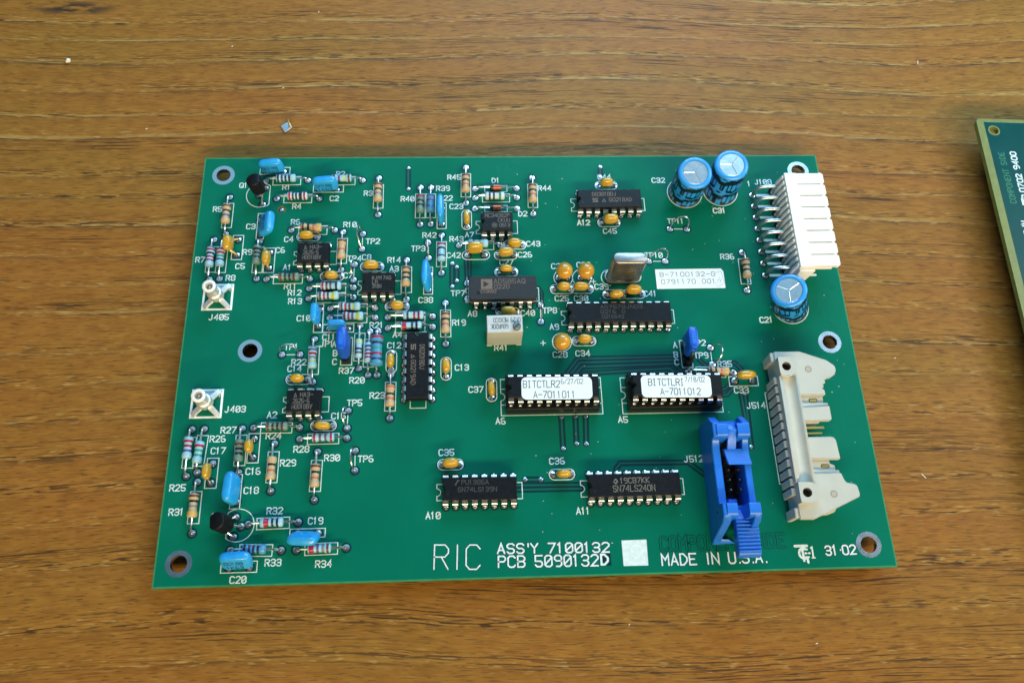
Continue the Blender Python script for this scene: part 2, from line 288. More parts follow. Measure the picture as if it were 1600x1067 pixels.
TP = [('TP2',(48.87,99.95),(48.78,94.88)),('TP3',(68.21,96.8),(68.35,91.67)),('TP4',(46.8,89.83),(46.7,84.84)),('TP5',(46.77,45.22),(46.7,40.35)),('TP6',(49.1,34.03),(49.2,28.71)),('TP7',(79.61,83.28),(79.63,78.35)),('TP8',(100.68,76.01),(100.55,70.77)),('TP9',(148.67,61.92),(148.67,56.85)),('TP10',(133.6,89.82),(138.55,89.76)),('TP11',(141.08,100.73),(146.24,100.59)),('TP1',(27.79,61.92),(32.73,61.91))]
TXT = [('Q1',(11.32,116.28)),('R1',(24.22,115.51)),('R2',(40.13,120.16)),('R4',(27.61,108.82)),('C2',(38.62,111.48)),('R3',(48.8,113.19)),('R5',(4.27,108.02)),('C3',(14.57,102.04)),('R6',(27.59,103.42)),('R10',(43.11,102.39)),('TP2',(49.92,96.7)),('C4',(25.99,97.61)),('R9',(14.3,93.5)),('C6',(23.76,94.02)),('A1',(26.27,88.34)),('C5',(12.58,88.92)),('R7',(0.95,91.15)),('R8',(10.2,85.16)),('TP4',(44.71,91.03)),('C8',(48.98,91.4)),('C7',(43.83,85.54)),('R39',(70.64,114.73)),('R40',(59.95,111.12)),('C22',(71.5,111.29)),('R45',(74.08,118.68)),('C23',(74.7,108.35)),('D1',(87.69,117.43)),('D2',(95.46,105.62)),('R44',(101.75,114.57)),('R42',(66.61,98.54)),('R43',(74.65,97.16)),('A7',(79.23,98.54)),('TP3',(63.33,94.11)),('C42',(73.76,91.74)),('C43',(97.46,95.31)),('C26',(94.85,91.7)),('C27',(89.29,89.22)),('R14',(56.46,90.38)),('A3',(57.09,87.52)),('C44',(120.48,118.48)),('A12',(113.14,102.34)),('C45',(120.78,99.4)),('C32',(137.27,117.15)),('C31',(155.19,106.17)),('TP11',(140.65,102.6)),('TP10',(132.71,91.03)),('C24',(104.54,87.76)),('C29',(112.07,88.09)),('C25',(105.05,77.29)),('C30',(110.65,77.21)),('C39',(116.89,80.91)),('C41',(131.16,78.43)),('TP8',(101.34,73.49)),('A9',(103.08,68.33)),('C40',(94.92,72.78)),('C28',(103.57,59.82)),('C34',(110.04,60.09)),('A',(138.12,62.1)),('B',(138.03,59.21)),('C',(138.05,56.97)),('R36',(155.42,90.32)),('1',(167.26,115.67)),('J108',(169.56,116.26)),('C21',(164.35,69.56)),('JP2',(143.51,62.72)),('TP9',(143.77,58.88)),('R35',(150.24,56.17)),('C33',(153.96,48.27)),('J514',(156.89,43.72)),('J512',(137.61,29.0)),('J405',(6.63,72.83)),('R11',(26.99,82.23)),('R12',(28.22,80.18)),('R13',(28.51,77.47)),('C10',(31.27,72.13)),('C11',(38.77,66.24)),('JP1',(38.16,64.2)),('A',(41.55,63.99)),('B',(41.96,61.36)),('C',(41.91,58.77)),('TP1',(28.36,63.44)),('R22',(30.64,58.82)),('C14',(29.72,56.95)),('R37',(43.87,56.09)),('R20',(46.87,53.22)),('R21',(51.89,69.67)),('C12',(57.02,63.41)),('A4',(58.45,66.7)),('C38',(65.63,77.33)),('TP7',(74.94,79.35)),('R19',(75.26,70.09)),('A8',(79.74,72.81)),('C13',(75.97,56.44)),('R41',(87.11,62.2)),('J403',(13.68,45.53)),('A2',(25.11,43.68)),('R27',(13.15,39.71)),('R26',(10.53,37.34)),('C17',(11.13,34.07)),('R25',(1.51,24.4)),('C16',(20.73,28.34)),('R24',(25.25,37.86)),('R28',(32.85,34.04)),('R29',(29.57,30.37)),('R30',(41.09,31.49)),('C15',(42.39,43.06)),('C18',(20.67,23.27)),('TP5',(46.44,46.69)),('TP6',(49.96,31.0)),('R23',(52.55,48.69)),('C35',(71.45,32.26)),('C37',(79.66,49.9)),('A6',(86.93,40.69)),('A5',(120.59,40.42)),('C36',(101.07,29.24)),('R31',(2.04,18.09)),('Q2',(13.02,16.66)),('R32',(27.03,17.78)),('C19',(37.78,14.94)),('R33',(27.55,4.71)),('R34',(40.25,4.04)),('C20',(19.15,0.73)),('A10',(68.07,15.52)),('A11',(107.49,15.74))]
BIG = [('RIC',(70.17,2.74),(81.89,2.41),6.08),("ASS'Y 7100132",(86.49,6.22),(115.36,5.82),2.39),('PCB 5090132',(86.63,2.76),(112.29,2.49),2.74),('MADE IN U.S.A.',(128.85,2.07),(156.17,2.12),2.73),('COMPONENT SIDE',(128.89,5.78),(161.66,5.88),3.43),('31·02',(172.15,3.47),(180.18,3.58),2.28)]
DBOX = [(112.6,2.29),(115.69,2.43),(115.6,5.56),(112.66,5.44)]
DLET = ((113.13,2.73),(115.18,2.7),(113.31,5.17))
WSQ = [(118.79,2.18),(125.2,2.17),(125.31,8.72),(118.76,8.66)]
TRACE = [([(61.98,122.92),(62.08,115.43)],1.0,1),([(75.26,89.81),(75.22,82.31)],1.0,1),([(76.6,88.62),(76.57,84.15)],1.0,1),([(121.52,123.0),(121.25,119.27)],1.0,1),([(104.9,42.39),(104.92,33.38)],1.0,1),([(108.78,42.49),(108.66,34.72)],1.0,1),([(111.61,42.43),(111.27,34.56)],1.0,1),([(94.21,25.24),(98.47,25.13)],1.0,1),([(79.33,90.82),(79.62,83.9)],0.7,0),([(80.38,90.81),(80.32,85.97)],0.7,0),([(107.02,54.85),(110.54,59.29),(139.6,59.46)],0.9,0),([(108.28,54.82),(111.01,58.13),(139.5,58.49)],0.9,0),([(109.54,54.8),(111.56,56.87),(137.54,57.36),(139.53,55.4)],0.9,0),([(110.8,54.78),(136.3,55.94),(137.97,54.47)],0.9,0),([(91.09,23.76),(109.16,23.5)],0.9,0),([(91.05,22.57),(109.1,22.47)],0.9,0),([(118.74,27.43),(120.09,29.07),(138.55,28.91),(142.84,25.3)],0.9,0),([(155.75,48.05),(156.3,32.7)],1.0,0),([(156.83,48.03),(156.48,32.7)],1.0,1),([(149.76,49.49),(151.21,49.46),(152.83,50.75)],0.7,0),([(149.54,47.79),(151.71,47.75),(154.24,50.35)],0.7,0),([(144.03,59.58),(147.61,55.63)],0.8,0),([(150.02,57.33),(155.17,57.24),(156.77,55.47),(156.55,53.93)],0.8,0),([(100.3,81.76),(101.34,79.88),(100.99,76.41)],0.5,0)]

# ---------------------------------------------------------------- tabletop
def wood():
    mt = bpy.data.materials.new('wood_grain_laminate'); mt.use_nodes = True
    nt = mt.node_tree; L = nt.links.new; b = nt.nodes['Principled BSDF']
    def N(t, **k):
        n = nt.nodes.new(t)
        for a, v in k.items(): setattr(n, a, v)
        return n
    def mapping(src, sc3, loc=(0, 0, 0)):
        mp = N('ShaderNodeMapping'); mp.inputs['Scale'].default_value = sc3; mp.inputs['Location'].default_value = loc
        L(src, mp.inputs['Vector']); return mp.outputs[0]
    def noise(vec, scale, detail=2, rough=0.5, dist=0.0):
        n = N('ShaderNodeTexNoise'); n.inputs['Scale'].default_value = scale; n.inputs['Detail'].default_value = detail
        n.inputs['Roughness'].default_value = rough; n.inputs['Distortion'].default_value = dist
        L(vec, n.inputs['Vector']); return n.outputs['Fac']
    def math_(op, a, bb=None, cl=False):
        n = N('ShaderNodeMath', operation=op, use_clamp=cl)
        for i, q in enumerate((a, bb)):
            if q is None: continue
            if isinstance(q, (int, float)): n.inputs[i].default_value = q
            else: L(q, n.inputs[i])
        return n.outputs[0]
    def ramp(f, *st, interp='LINEAR'):
        r = N('ShaderNodeValToRGB'); r.color_ramp.interpolation = interp
        e = r.color_ramp.elements
        while len(e) < len(st): e.new(0.5)
        for q, (p, c) in zip(e, st): q.position = p; q.color = (*c, 1) if isinstance(c, tuple) else (c, c, c, 1)
        L(f, r.inputs['Fac']); return r.outputs['Color']
    def mix(f, a, bb, t='MIX'):
        n = N('ShaderNodeMix', data_type='RGBA', blend_type=t)
        if isinstance(f, (int, float)): n.inputs[0].default_value = f
        else: L(f, n.inputs[0])
        for i, q in ((6, a), (7, bb)):
            if isinstance(q, tuple): n.inputs[i].default_value = (*q, 1)
            else: L(q, n.inputs[i])
        return n.outputs[2]
    tc = N('ShaderNodeTexCoord'); P0 = tc.outputs['Object']      # metres on the tabletop
    sep = N('ShaderNodeSeparateXYZ'); L(P0, sep.inputs[0])
    # the grain wanders: shift y by slow waves
    wav = noise(mapping(P0, (3.6, 2.2, 1), (0.35, 0.1, 0)), 1.0, 1)
    wav2 = noise(mapping(P0, (20, 16, 1)), 1.0, 1)
    wav3 = noise(mapping(P0, (120, 160, 1)), 1.0, 2)
    sh = math_('ADD', math_('MULTIPLY', math_('SUBTRACT', wav, 0.5), 0.045), math_('MULTIPLY', math_('SUBTRACT', wav2, 0.5), 0.0020))
    y = math_('ADD', math_('ADD', sep.outputs['Y'], sh), math_('MULTIPLY', math_('SUBTRACT', wav3, 0.5), 0.0004))
    cmb = N('ShaderNodeCombineXYZ'); L(sep.outputs['X'], cmb.inputs[0]); L(y, cmb.inputs[1]); P = cmb.outputs[0]
    # growth bands: brown at the start, paler towards the end, then a sharp pale edge
    far = N('ShaderNodeMapRange'); far.inputs[1].default_value = 0.02; far.inputs[2].default_value = 0.15; L(sep.outputs['Y'], far.inputs[0])
    jit = noise(mapping(P0, (1.5, 34, 1), (5, 5, 0)), 1.0, 1)
    bandc = math_('FRACT', math_('MULTIPLY', math_('ADD', math_('MULTIPLY', y, -95.0), math_('MULTIPLY', jit, 1.7)), 1.0))
    tone = noise(mapping(P, (5, 55, 1)), 1.0, 3, 0.6)
    col = ramp(tone, (0.25, (0.151, 0.059, 0.009)), (0.45, (0.213, 0.088, 0.012)), (0.60, (0.249, 0.111, 0.018)), (0.80, (0.286, 0.140, 0.024)))
    bcol = ramp(bandc, (0.0, (0.151, 0.063, 0.012)), (0.3, (0.208, 0.088, 0.014)), (0.72, (0.267, 0.123, 0.020)), (1.0, (0.319, 0.166, 0.030)))
    bw_ = ramp(noise(mapping(P0, (7, 18, 1), (2, 6, 0)), 1.0, 1), (0.3, 0.25), (0.6, 0.75))
    col = mix(bw_, col, bcol)
    mott = noise(mapping(P, (170, 520, 1)), 1.0, 4, 0.6)
    col = mix(0.42, col, ramp(mott, (0.3, (0.18, 0.076, 0.014)), (0.7, (0.43, 0.230, 0.042))))
    hue = noise(mapping(P, (9, 30, 1), (3, 1, 0)), 1.0, 2)
    col = mix(0.30, col, ramp(hue, (0.35, (0.30, 0.100, 0.020)), (0.65, (0.201, 0.115, 0.020))))
    # pale edge line and the dark line under it, broken up along their length
    brk = ramp(noise(mapping(P, (20, 90, 1)), 1.0, 2), (0.44, 0.0), (0.64, 1.0))
    edge = ramp(bandc, (0.0, 0.0), (0.86, 0.0), (0.95, 0.75), (0.985, 1.0), (1.0, 0.6))
    ef = math_('MULTIPLY', math_('MULTIPLY', edge, brk), math_('ADD', math_('MULTIPLY', far.outputs[0], 0.66), 0.09))
    col = mix(ef, col, (0.40, 0.290, 0.100))
    edged = ramp(bandc, (0.0, 0.85), (0.03, 0.6), (0.10, 0.0), (1.0, 0.0))
    df = math_('MULTIPLY', math_('MULTIPLY', edged, ramp(noise(mapping(P, (34, 110, 1), (7, 2, 0)), 1.0, 2), (0.46, 0.0), (0.58, 1.0))), math_('ADD', math_('MULTIPLY', far.outputs[0], 0.78), 0.06))
    col = mix(df, col, (0.060, 0.045, 0.026))
    # fine fibre
    fib = noise(mapping(P, (140, 3000, 1)), 1.0, 2, 0.6)
    col = mix(0.40, col, ramp(fib, (0.3, (0.62, 0.58, 0.52)), (0.55, (1, 1, 1)), (0.75, (1.25, 1.25, 1.2))), 'MULTIPLY')
    # pores: short thin dark dashes, crowded in rows along the band edges
    dens = ramp(bandc, (0.0, 1.0), (0.07, 0.35), (0.2, 0.0), (0.62, 0.05), (0.78, 0.8), (1.0, 1.0))
    rows = ramp(noise(mapping(P, (6, 380, 1), (1, 5, 0)), 1.0, 1), (0.45, 0.0), (0.55, 1.0))
    d1 = noise(mapping(P, (150, 1900, 1)), 1.0, 1, 0.4)
    p1 = math_('MULTIPLY', ramp(d1, (0.55, 0.0), (0.585, 1.0)), math_('MULTIPLY', dens, math_('ADD', math_('MULTIPLY', rows, 0.8), 0.2)))
    d2 = noise(mapping(P, (45, 2100, 1), (4, 9, 0)), 1.0, 1, 0.5)
    rows2 = ramp(noise(mapping(P, (8, 150, 1), (2, 8, 0)), 1.0, 1), (0.52, 0.0), (0.62, 1.0))
    p2 = math_('MULTIPLY', math_('MULTIPLY', ramp(d2, (0.57, 0.0), (0.61, 1.0)), rows2), 0.9)
    d3 = noise(mapping(P, (230, 2600, 1), (2, 2, 0)), 1.0, 1)
    p3 = math_('MULTIPLY', ramp(d3, (0.60, 0.0), (0.66, 1.0)), 0.55)
    dk = math_('MAXIMUM', math_('MAXIMUM', p1, p2), p3)
    col = mix(math_('MULTIPLY', dk, 0.92), col, (0.042, 0.021, 0.009))
    # light flecks beside the pores
    fl = math_('MULTIPLY', ramp(noise(mapping(P, (230, 1700, 1), (9, 4, 0)), 1.0, 1), (0.60, 0.0), (0.70, 0.5)), math_('ADD', math_('MULTIPLY', dens, 0.8), 0.2))
    col = mix(fl, col, (0.48, 0.33, 0.12))
    # the knot mark at the far left
    kx = math_('MULTIPLY', math_('ADD', sep.outputs['X'], 0.0525), 62.0); ky = math_('MULTIPLY', math_('SUBTRACT', sep.outputs['Y'], 0.1915), 300.0)
    kd = math_('ADD', math_('MULTIPLY', kx, kx), math_('MULTIPLY', ky, ky))
    kn = math_('MULTIPLY', ramp(kd, (0.15, 1.0), (1.0, 0.0)), ramp(noise(mapping(P, (130, 420, 1)), 1.0, 3), (0.36, 0.0), (0.52, 1.0)))
    col = mix(math_('MULTIPLY', kn, 0.9), col, (0.028, 0.022, 0.018))
    L(col, b.inputs['Base Color'])
    rr = N('ShaderNodeMapRange'); rr.inputs[3].default_value = 0.40; rr.inputs[4].default_value = 0.56; L(mott, rr.inputs[0]); L(rr.outputs[0], b.inputs['Roughness'])
    b.inputs['Specular IOR Level'].default_value = 0.15
    bp = N('ShaderNodeBump'); bp.inputs['Strength'].default_value = 0.5; bp.inputs['Distance'].default_value = 0.00008
    L(math_('SUBTRACT', math_('MULTIPLY', fib, 0.35), dk), bp.inputs['Height']); L(bp.outputs['Normal'], b.inputs['Normal'])
    return mt
tb = MB().box(-420, 620, -360, 640, -25, 0)
tabletop = link('tabletop', tb.mesh('tabletop', [wood()], 1.5, seg=2))
tabletop['kind'] = 'structure'; tabletop['label'] = 'brown wood-grain laminate tabletop under the circuit boards'

# ---------------------------------------------------------------- the main circuit board
W, H = 190.5, 127.0
board = empty('circuit_board', (0, 0, 0))
tag(board, 'green circuit board full of components, lying in the middle of the wooden tabletop', 'circuit board')
HOLE = [(6.1, 120.75), (18.9, 63.3), (5.95, 5.85), (183.95, 5.88), (183.75, 63.15), (183.95, 121.15)]
def holed_plate(outline, holes, r, z0, z1):
    cu = bpy.data.curves.new('plate', 'CURVE'); cu.dimensions = '2D'; cu.fill_mode = 'BOTH'; cu.extrude = (z1 - z0) / 2 * S
    for pts in [outline] + [arc(x, y, r, 0, 360, 28)[:-1] for x, y in holes]:
        sp = cu.splines.new('POLY'); sp.points.add(len(pts) - 1); sp.use_cyclic_u = True
        for p, q in zip(sp.points, pts): p.co = (q[0] * S, q[1] * S, 0, 1)
    o = bpy.data.objects.new('plate', cu); COL.objects.link(o)
    dg = bpy.context.evaluated_depsgraph_get()
    me = bpy.data.meshes.new_from_object(o.evaluated_get(dg))
    bpy.data.objects.remove(o); me.transform(Matrix.Translation((0, 0, (z0 + z1) / 2 * S)))
    return me
me = holed_plate([(0, 0), (W, 0), (W, H), (0, H)], HOLE, 2.15, ZT - 1.6, ZT)
me.materials.clear(); me.materials.append(M['mask']); me.materials.append(M['edge'])
me.polygons.foreach_set('material_index', [0 if abs(p.normal.z) > 0.5 else 1 for p in me.polygons])
me.polygons.foreach_set('use_smooth', [False] * len(me.polygons))
link('board_plate', me, board)
mg = MB()
for q in ([(0, 0), (W, 0), (W - .38, .38), (.38, .38)], [(W, 0), (W, H), (W - .38, H - .38), (W - .38, .38)], [(W, H), (0, H), (.38, H - .38), (W - .38, H - .38)], [(0, H), (0, 0), (.38, .38), (.38, H - .38)]):
    mg.add([(x, y, ZT + .012) for x, y in q], [[0, 1, 2, 3]])
link('bare_margin', mg.mesh('bare_margin', [M['edge']], smooth=0), board, label='pale green bare margin along the board edges')
def bl(x, y, z=0): return (x, y, z + ZT)

mb = MB().disc(0, 0, 2.12, 3.35, 0.03, 40)
mb.lathe([(2.12, 0.03), (2.12, -1.63)], 40, 1, cap0=False, cap1=False)
ring_me = mb.mesh('mounting_ring', [M['ring'], M['tin']])
for x, y in HOLE: link('mounting_ring', ring_me, board, bl(x, y))

# pads
def pad_mesh(name, rd, rs, dome):
    mb = MB().disc(0, 0, 0, rd, 0.02, 20, 0)
    if dome: mb.lathe([(rs * 1.1, 0.035), (rs * 0.85, 0.09), (rs * 0.6, 0.18), (0.36, 0.45), (0.2, 0.7)], 12, 1, cap0=False)
    else: mb.lathe([(rs * 1.08, 0.035), (rs * 0.95, 0.07), (rs * .4, 0.09)], 14, 1, cap0=False)
    return mb.mesh(name, [M['dark'], M['solder'] if dome else M['tin']])
PAD = pad_mesh('solder_pad', 1.36, 0.84, False); PADD = pad_mesh('solder_pad_domed', 1.34, 0.82, True); PADI = pad_mesh('chip_pad', 1.15, 0.72, True)
VIA = pad_mesh('via_pad', 0.85, 0.55, False)
pads_done = []
def pad(p, me=None):
    for q in pads_done:
        if math.hypot(q[0] - p[0], q[1] - p[1]) < 1.0: return
    pads_done.append(p)
    o = link('solder_pad', me or PAD, board, bl(p[0], p[1], 0.002 * (len(pads_done) % 6)), (0, 0, random.uniform(0, 6)))

# traces
for pts, wd, pd in TRACE:
    mb = MB().ribbon(pts, wd + 0.75, 0.012, 0); mb.ribbon(pts, max(0.26, wd * 0.55), 0.022, 1)
    link('copper_trace', mb.mesh('copper_trace', [M['dark'], M['trace']]), board, bl(0, 0, 0.0015 * (TRACE.index((pts, wd, pd)) % 8)))
    if pd:
        for e in (pts[0], pts[-1]): pad(e, VIA)

# ---------------------------------------------------------------- silkscreen
silk = MB(); outl = MB(); SZ = 0.045; SW = 0.23
for s, p in TXT:
    big = s in ('C21', 'C31', 'A12')
    text(silk, s, p, 1.62, 0.29 if not big else 0.38, SZ, width=None)
DARKL = MB()
for s, p0, p1, h in BIG:
    wd = math.dist(p0, p1); a = math.atan2(p1[1] - p0[1], p1[0] - p0[0])
    if s == 'COMPONENT SIDE':
        mb = MB(); text(mb, s, p0, h, 0.78, 0.016, 0, width=wd, ang=a, zero='o'); text(mb, s, p0, h, 0.42, 0.05, 1, width=wd, ang=a, zero='o')
        link('printed_lettering', mb.mesh('component_side_lettering', [M['dark'], M['mask']], smooth=0), board, bl(0, 0), label='dark outlined lettering reading COMPONENT SIDE')
        continue
    t = {'RIC': 0.36, '31·02': 0.42}.get(s, 0.42)
    mb = MB()
    text(mb, s, p0, h, t + 0.3, 0.014, 1, width=wd, ang=a, zero='o' if s == '31·02' else '0')
    text(mb, s, p0, h, t, SZ, 0, width=wd, ang=a, zero='o' if s == '31·02' else '0')
    link('printed_lettering', mb.mesh('printed_lettering', [M['silk'], M['dark']], smooth=0), board, bl(0, 0), label='white printed lettering reading ' + s)
mb = MB().add([(x, y, 0.02) for x, y in DBOX], [[0, 1, 2, 3]], 1)
text(mb, 'D', DLET[0], 2.5, 0.55, SZ, 0, width=1.7)
link('printed_lettering', mb.mesh('revision_letter', [M['silk'], M['dark']], smooth=0), board, bl(0, 0), label='bold white letter D on a dark block')
mb = MB().add([(x, y, 0.05) for x, y in WSQ], [[0, 1, 2, 3]])
link('printed_square', mb.mesh('printed_square', [M['silk']], smooth=0), board, bl(0, 0), label='white printed square beside the assembly number')
mb = MB(); x, y = 164.3, 3.1
for k, (q, wd, cl) in enumerate([([(x - .1, y + 2.9), (x + 3.1, y + 2.9)], .7, 0), (arc(x + 2.1, y + 1.0, 1.35, 75, 285, 10), .62, 0), ([(x + 1.7, y + 2.6), (x + 1.8, y - .9)], .6, 0),
        ([(x + 2.1, y + 2.0), (x + 3.0, y + 2.0)], .5, 0), ([(x + 2.1, y + 0.0), (x + 3.2, y + 0.0)], .5, 0), ([(x + 2.75, y - .2), (x + 2.8, y - 1.35)], .6, 0), ([(x + 2.4, y + 1.0), (x + 2.6, y + 1.0)], .6, 0),
        ([(x + 3.2, y + 1.0), (x + 3.6, y + 1.0)], .45, 0), ([(x + 4.0, y + 2.3), (x + 4.35, y + 2.5), (x + 4.35, y - .1)], .42, 0), ([(x + 4.0, y - .2), (x + 4.8, y - .2)], .35, 0)]):
    mb.ribbon(q, wd, SZ + 0.004 * k)
link('printed_logo', mb.mesh('printed_logo', [M['silk']], smooth=0), board, bl(0, 0), label='white maker monogram printed beside 31·02')

def outline(pts, closed=True, wd=SW): outl.ribbon(pts, wd, 0.05 + 0.003 * (len(outl.f) % 5), closed=closed)
def rect(x0, x1, y0, y1): outline([(x0, y0), (x1, y0), (x1, y1), (x0, y1)])
def stadium(c, lx, ly, horizontal=True):
    r = ly / 2; d = lx / 2 - r
    pts = arc(d, 0, r, -90, 90, 7) + arc(-d, 0, r, 90, 270, 7)
    outline([(c[0] + (a if horizontal else b), c[1] + (b if horizontal else a)) for a, b in pts], wd=0.24)

# ---------------------------------------------------------------- resistors
KIND = dict(tan=(1.02, 1.28, 'tan'), blue=(1.0, 1.22, 'blue'), ice=(1.0, 1.22, 'ice'), deep=(1.0, 1.22, 'deep'), green=(1.0, 1.2, 'green'), small=(0.82, 0.98, 'blue'), big=(1.5, 1.78, 'deep'))
WORD = dict(tan='tan', blue='pale blue', ice='whitish blue', deep='mid blue', green='grey green', small='slim pale blue', big='thick blue')
BW = dict(k='black', K='navy', n='brown', r='red', o='orange', y='yellow', g='green', b='dark blue', v='violet', e='grey', d='gold', w='white')
def band_words(b):
    out = []
    for c in b:
        if c != '.' and BW[c] not in out: out.append(BW[c])
    return ' and '.join([', '.join(out[:-1]), out[-1]]) if len(out) > 1 else out[0]
for nm, p1, p2, mid, L, kind, bands in RES:
    r0, r1, cm = KIND[kind]
    d = Vector(p2) - Vector(p1); a = math.atan2(d.y, d.x)
    L = {'big': 8.8, 'small': 5.6}.get(kind, 6.1 if kind == 'tan' else 5.9)
    t = (Vector(mid) - Vector(p1)).dot(d.normalized())
    c = Vector(p1) + d.normalized() * t + random.uniform(-.08, .08) * Vector((-d.y, d.x)).normalized()
    z = r1 + random.uniform(0.15, 0.45)
    # lathe profile along the axis, dumb-bell shaped, split where the colour bands begin and end
    def rad(s):
        e = min(s, L - s)
        if e < 0.35: return r1 * (0.62 + 0.38 * math.sqrt(max(0, e / 0.35)))
        if e < 1.35: return r1
        if e < 1.75: return r1 + (r0 - r1) * (e - 1.35) / 0.4
        return r0
    cuts = [0.0, 0.12, 0.35, L - 0.35, L - 0.12, L, 1.35, 1.75, L - 1.35, L - 1.75]
    nb = len(bands); bw = 0.62 if kind != 'big' else 0.7; spans = []
    for i, ch in enumerate(bands):
        if ch == '.': continue
        cc = 0.75 + (L - 1.5) * i / (nb - 1)
        hw = bw / 2 if not (i and bands[i - 1] == ch or i + 1 < nb and bands[i + 1] == ch) else (L - 1.5) / (nb - 1) / 2
        spans.append((cc - hw, cc + hw, ch)); cuts += [cc - hw, cc + hw]
    cuts = sorted(set(round(q, 3) for q in cuts if 0 <= q <= L)); mats = [M[cm]]; mi = {}
    mis = []
    for s0, s1 in zip(cuts, cuts[1:]):
        k = 0
        for q0, q1, ch in spans:
            if q0 <= (s0 + s1) / 2 <= q1:
                if ch not in mi: mi[ch] = len(mats); mats.append(M['band_' + ch])
                k = mi[ch]
        mis.append(k)
    mb = MB().lathe([(rad(s), s - L / 2) for s in cuts], 16, mx=Matrix.Rotation(math.pi / 2, 4, 'Y'), mis=mis)
    o = link('resistor', mb.mesh('resistor', mats, smooth=50), board, bl(c.x, c.y, z), (0, 0, a),
             f'{WORD[kind]} resistor with {band_words(bands)} bands, marked {nm}' if nm not in ('R15', 'R16', 'R17', 'R18', 'R46') else
             {'R15': 'pale blue resistor with yellow band, upper of two right of marking C10', 'R16': 'pale blue resistor with yellow band just above the small blue capacitor C11', 'R17': 'pale blue resistor with red band, upper of two above chip A4',
              'R18': 'pale blue resistor with red end, touching the back of chip A4', 'R46': 'whitish blue resistor between the two orange diodes D1 and D2'}[nm])
    ca, sa = math.cos(a), math.sin(a)
    for sgn, p in ((-1, p1), (1, p2)):
        q = Vector(p) - c; e = (q.x * ca + q.y * sa, -q.x * sa + q.y * ca)
        s = sgn * (L / 2 - 0.1); bx = e[0] - sgn * 0.75
        path = [(s, 0, 0), (s + (bx - s) * .6, e[1] * .35, 0.02), (bx - sgn * .1, e[1] * .8, -0.02), (bx + sgn * .35, e[1] * .95, -0.22), (e[0] - sgn * .08, e[1], -0.7), (e[0], e[1], -z * .8 - .2), (e[0], e[1], -z - 2.2)]
        mb = MB().tube(path, 0.3, 7)
        link('lead', mb.mesh('resistor_lead', [M['lead']]), o)
        pad(p)
    # printed box
    hw = 1.45 if kind != 'big' else 1.9; m2 = (Vector(p1) + Vector(p2)) / 2; u = d.normalized(); v = Vector((-u.y, u.x)); hl = 4.15
    if kind != 'big': outline([tuple(m2 + u * sx * hl + v * sy * hw) for sx, sy in ((-1, -1), (1, -1), (1, 1), (-1, 1))])

# ---------------------------------------------------------------- diodes
for nm, p1, p2, c in DIO:
    mb = MB().lathe([(0.45, -1.75), (0.82, -1.5), (0.86, -0.7)], 14, 1, Matrix.Rotation(math.pi / 2, 4, 'Y'), cap1=False)
    mb.lathe([(0.86, -0.7), (0.84, 0), (0.84, 1.5), (0.45, 1.75)], 14, 0, Matrix.Rotation(math.pi / 2, 4, 'Y'), cap0=False)
    o = link('diode', mb.mesh('diode', [M['diode'], M['band_k']], smooth=45), board, bl(c[0], c[1], 1.0), (0, 0, 0), 'small orange glass diode with black end, marked ' + nm)
    for sgn, p in ((-1, p1), (1, p2)):
        ex, ey = p[0] - c[0], p[1] - c[1]
        link('lead', MB().tube([(sgn * 1.7, 0, 0), (ex - sgn * 1.3, ey * .6, 0.05), (ex - sgn * .5, ey, -.2), (ex, ey, -.9), (ex, ey, -3.2)], 0.24, 7).mesh('diode_lead', [M['lead']]), o)
        pad(p)
    rect((p1[0] + p2[0]) / 2 - 3.4, (p1[0] + p2[0]) / 2 + 3.4, p1[1] - 1.1, p1[1] + 1.1)

# ---------------------------------------------------------------- dipped capacitors
def super_body(w_, t_, h_, e=2.6, n=20, k=10, flat=1.0):
    """a dipped lozenge: superellipse in plan, pillowed from top to bottom; w_ along x, t_ along y, h_ along z, centred"""
    rings = []
    for i in range(k + 1):
        ph = -math.pi / 2 + math.pi * i / k
        cz = math.sin(ph); cz = math.copysign(abs(cz) ** (2 / e), cz); cr_ = max(1e-3, abs(math.cos(ph))) ** (2 / e)
        rings.append([(w_ / 2 * cr_ * math.copysign(abs(math.cos(a)) ** (2 / e), math.cos(a)), t_ / 2 * cr_ ** flat * math.copysign(abs(math.sin(a)) ** (2 / 2.2), math.sin(a)), h_ / 2 * cz) for a in [2 * math.pi * q / n for q in range(n)]])
    return MB().loft(rings)
CERM = [super_body(4.05 + dv, 2.2 + dt, 3.6, 2.7 + de).mesh('capacitor_body', [M['gold']], smooth=80) for dv, dt, de in ((0, 0, 0), (.35, .15, .3), (-.25, .1, -.2), (.15, -.2, .5))]
CERBIG = super_body(4.7, 2.6, 4.4, 3.2).mesh('capacitor_body', [M['gold']], smooth=80)
CERF = super_body(5.6, 2.5, 3.4, 2.2).mesh('capacitor_body', [M['gold']], smooth=80)
nb_hint = dict(C9='gold dipped capacitor just in front of chip A3', C4='gold dipped capacitor behind chip A1, marked C4', C15='gold dipped capacitor in front of chip A2')
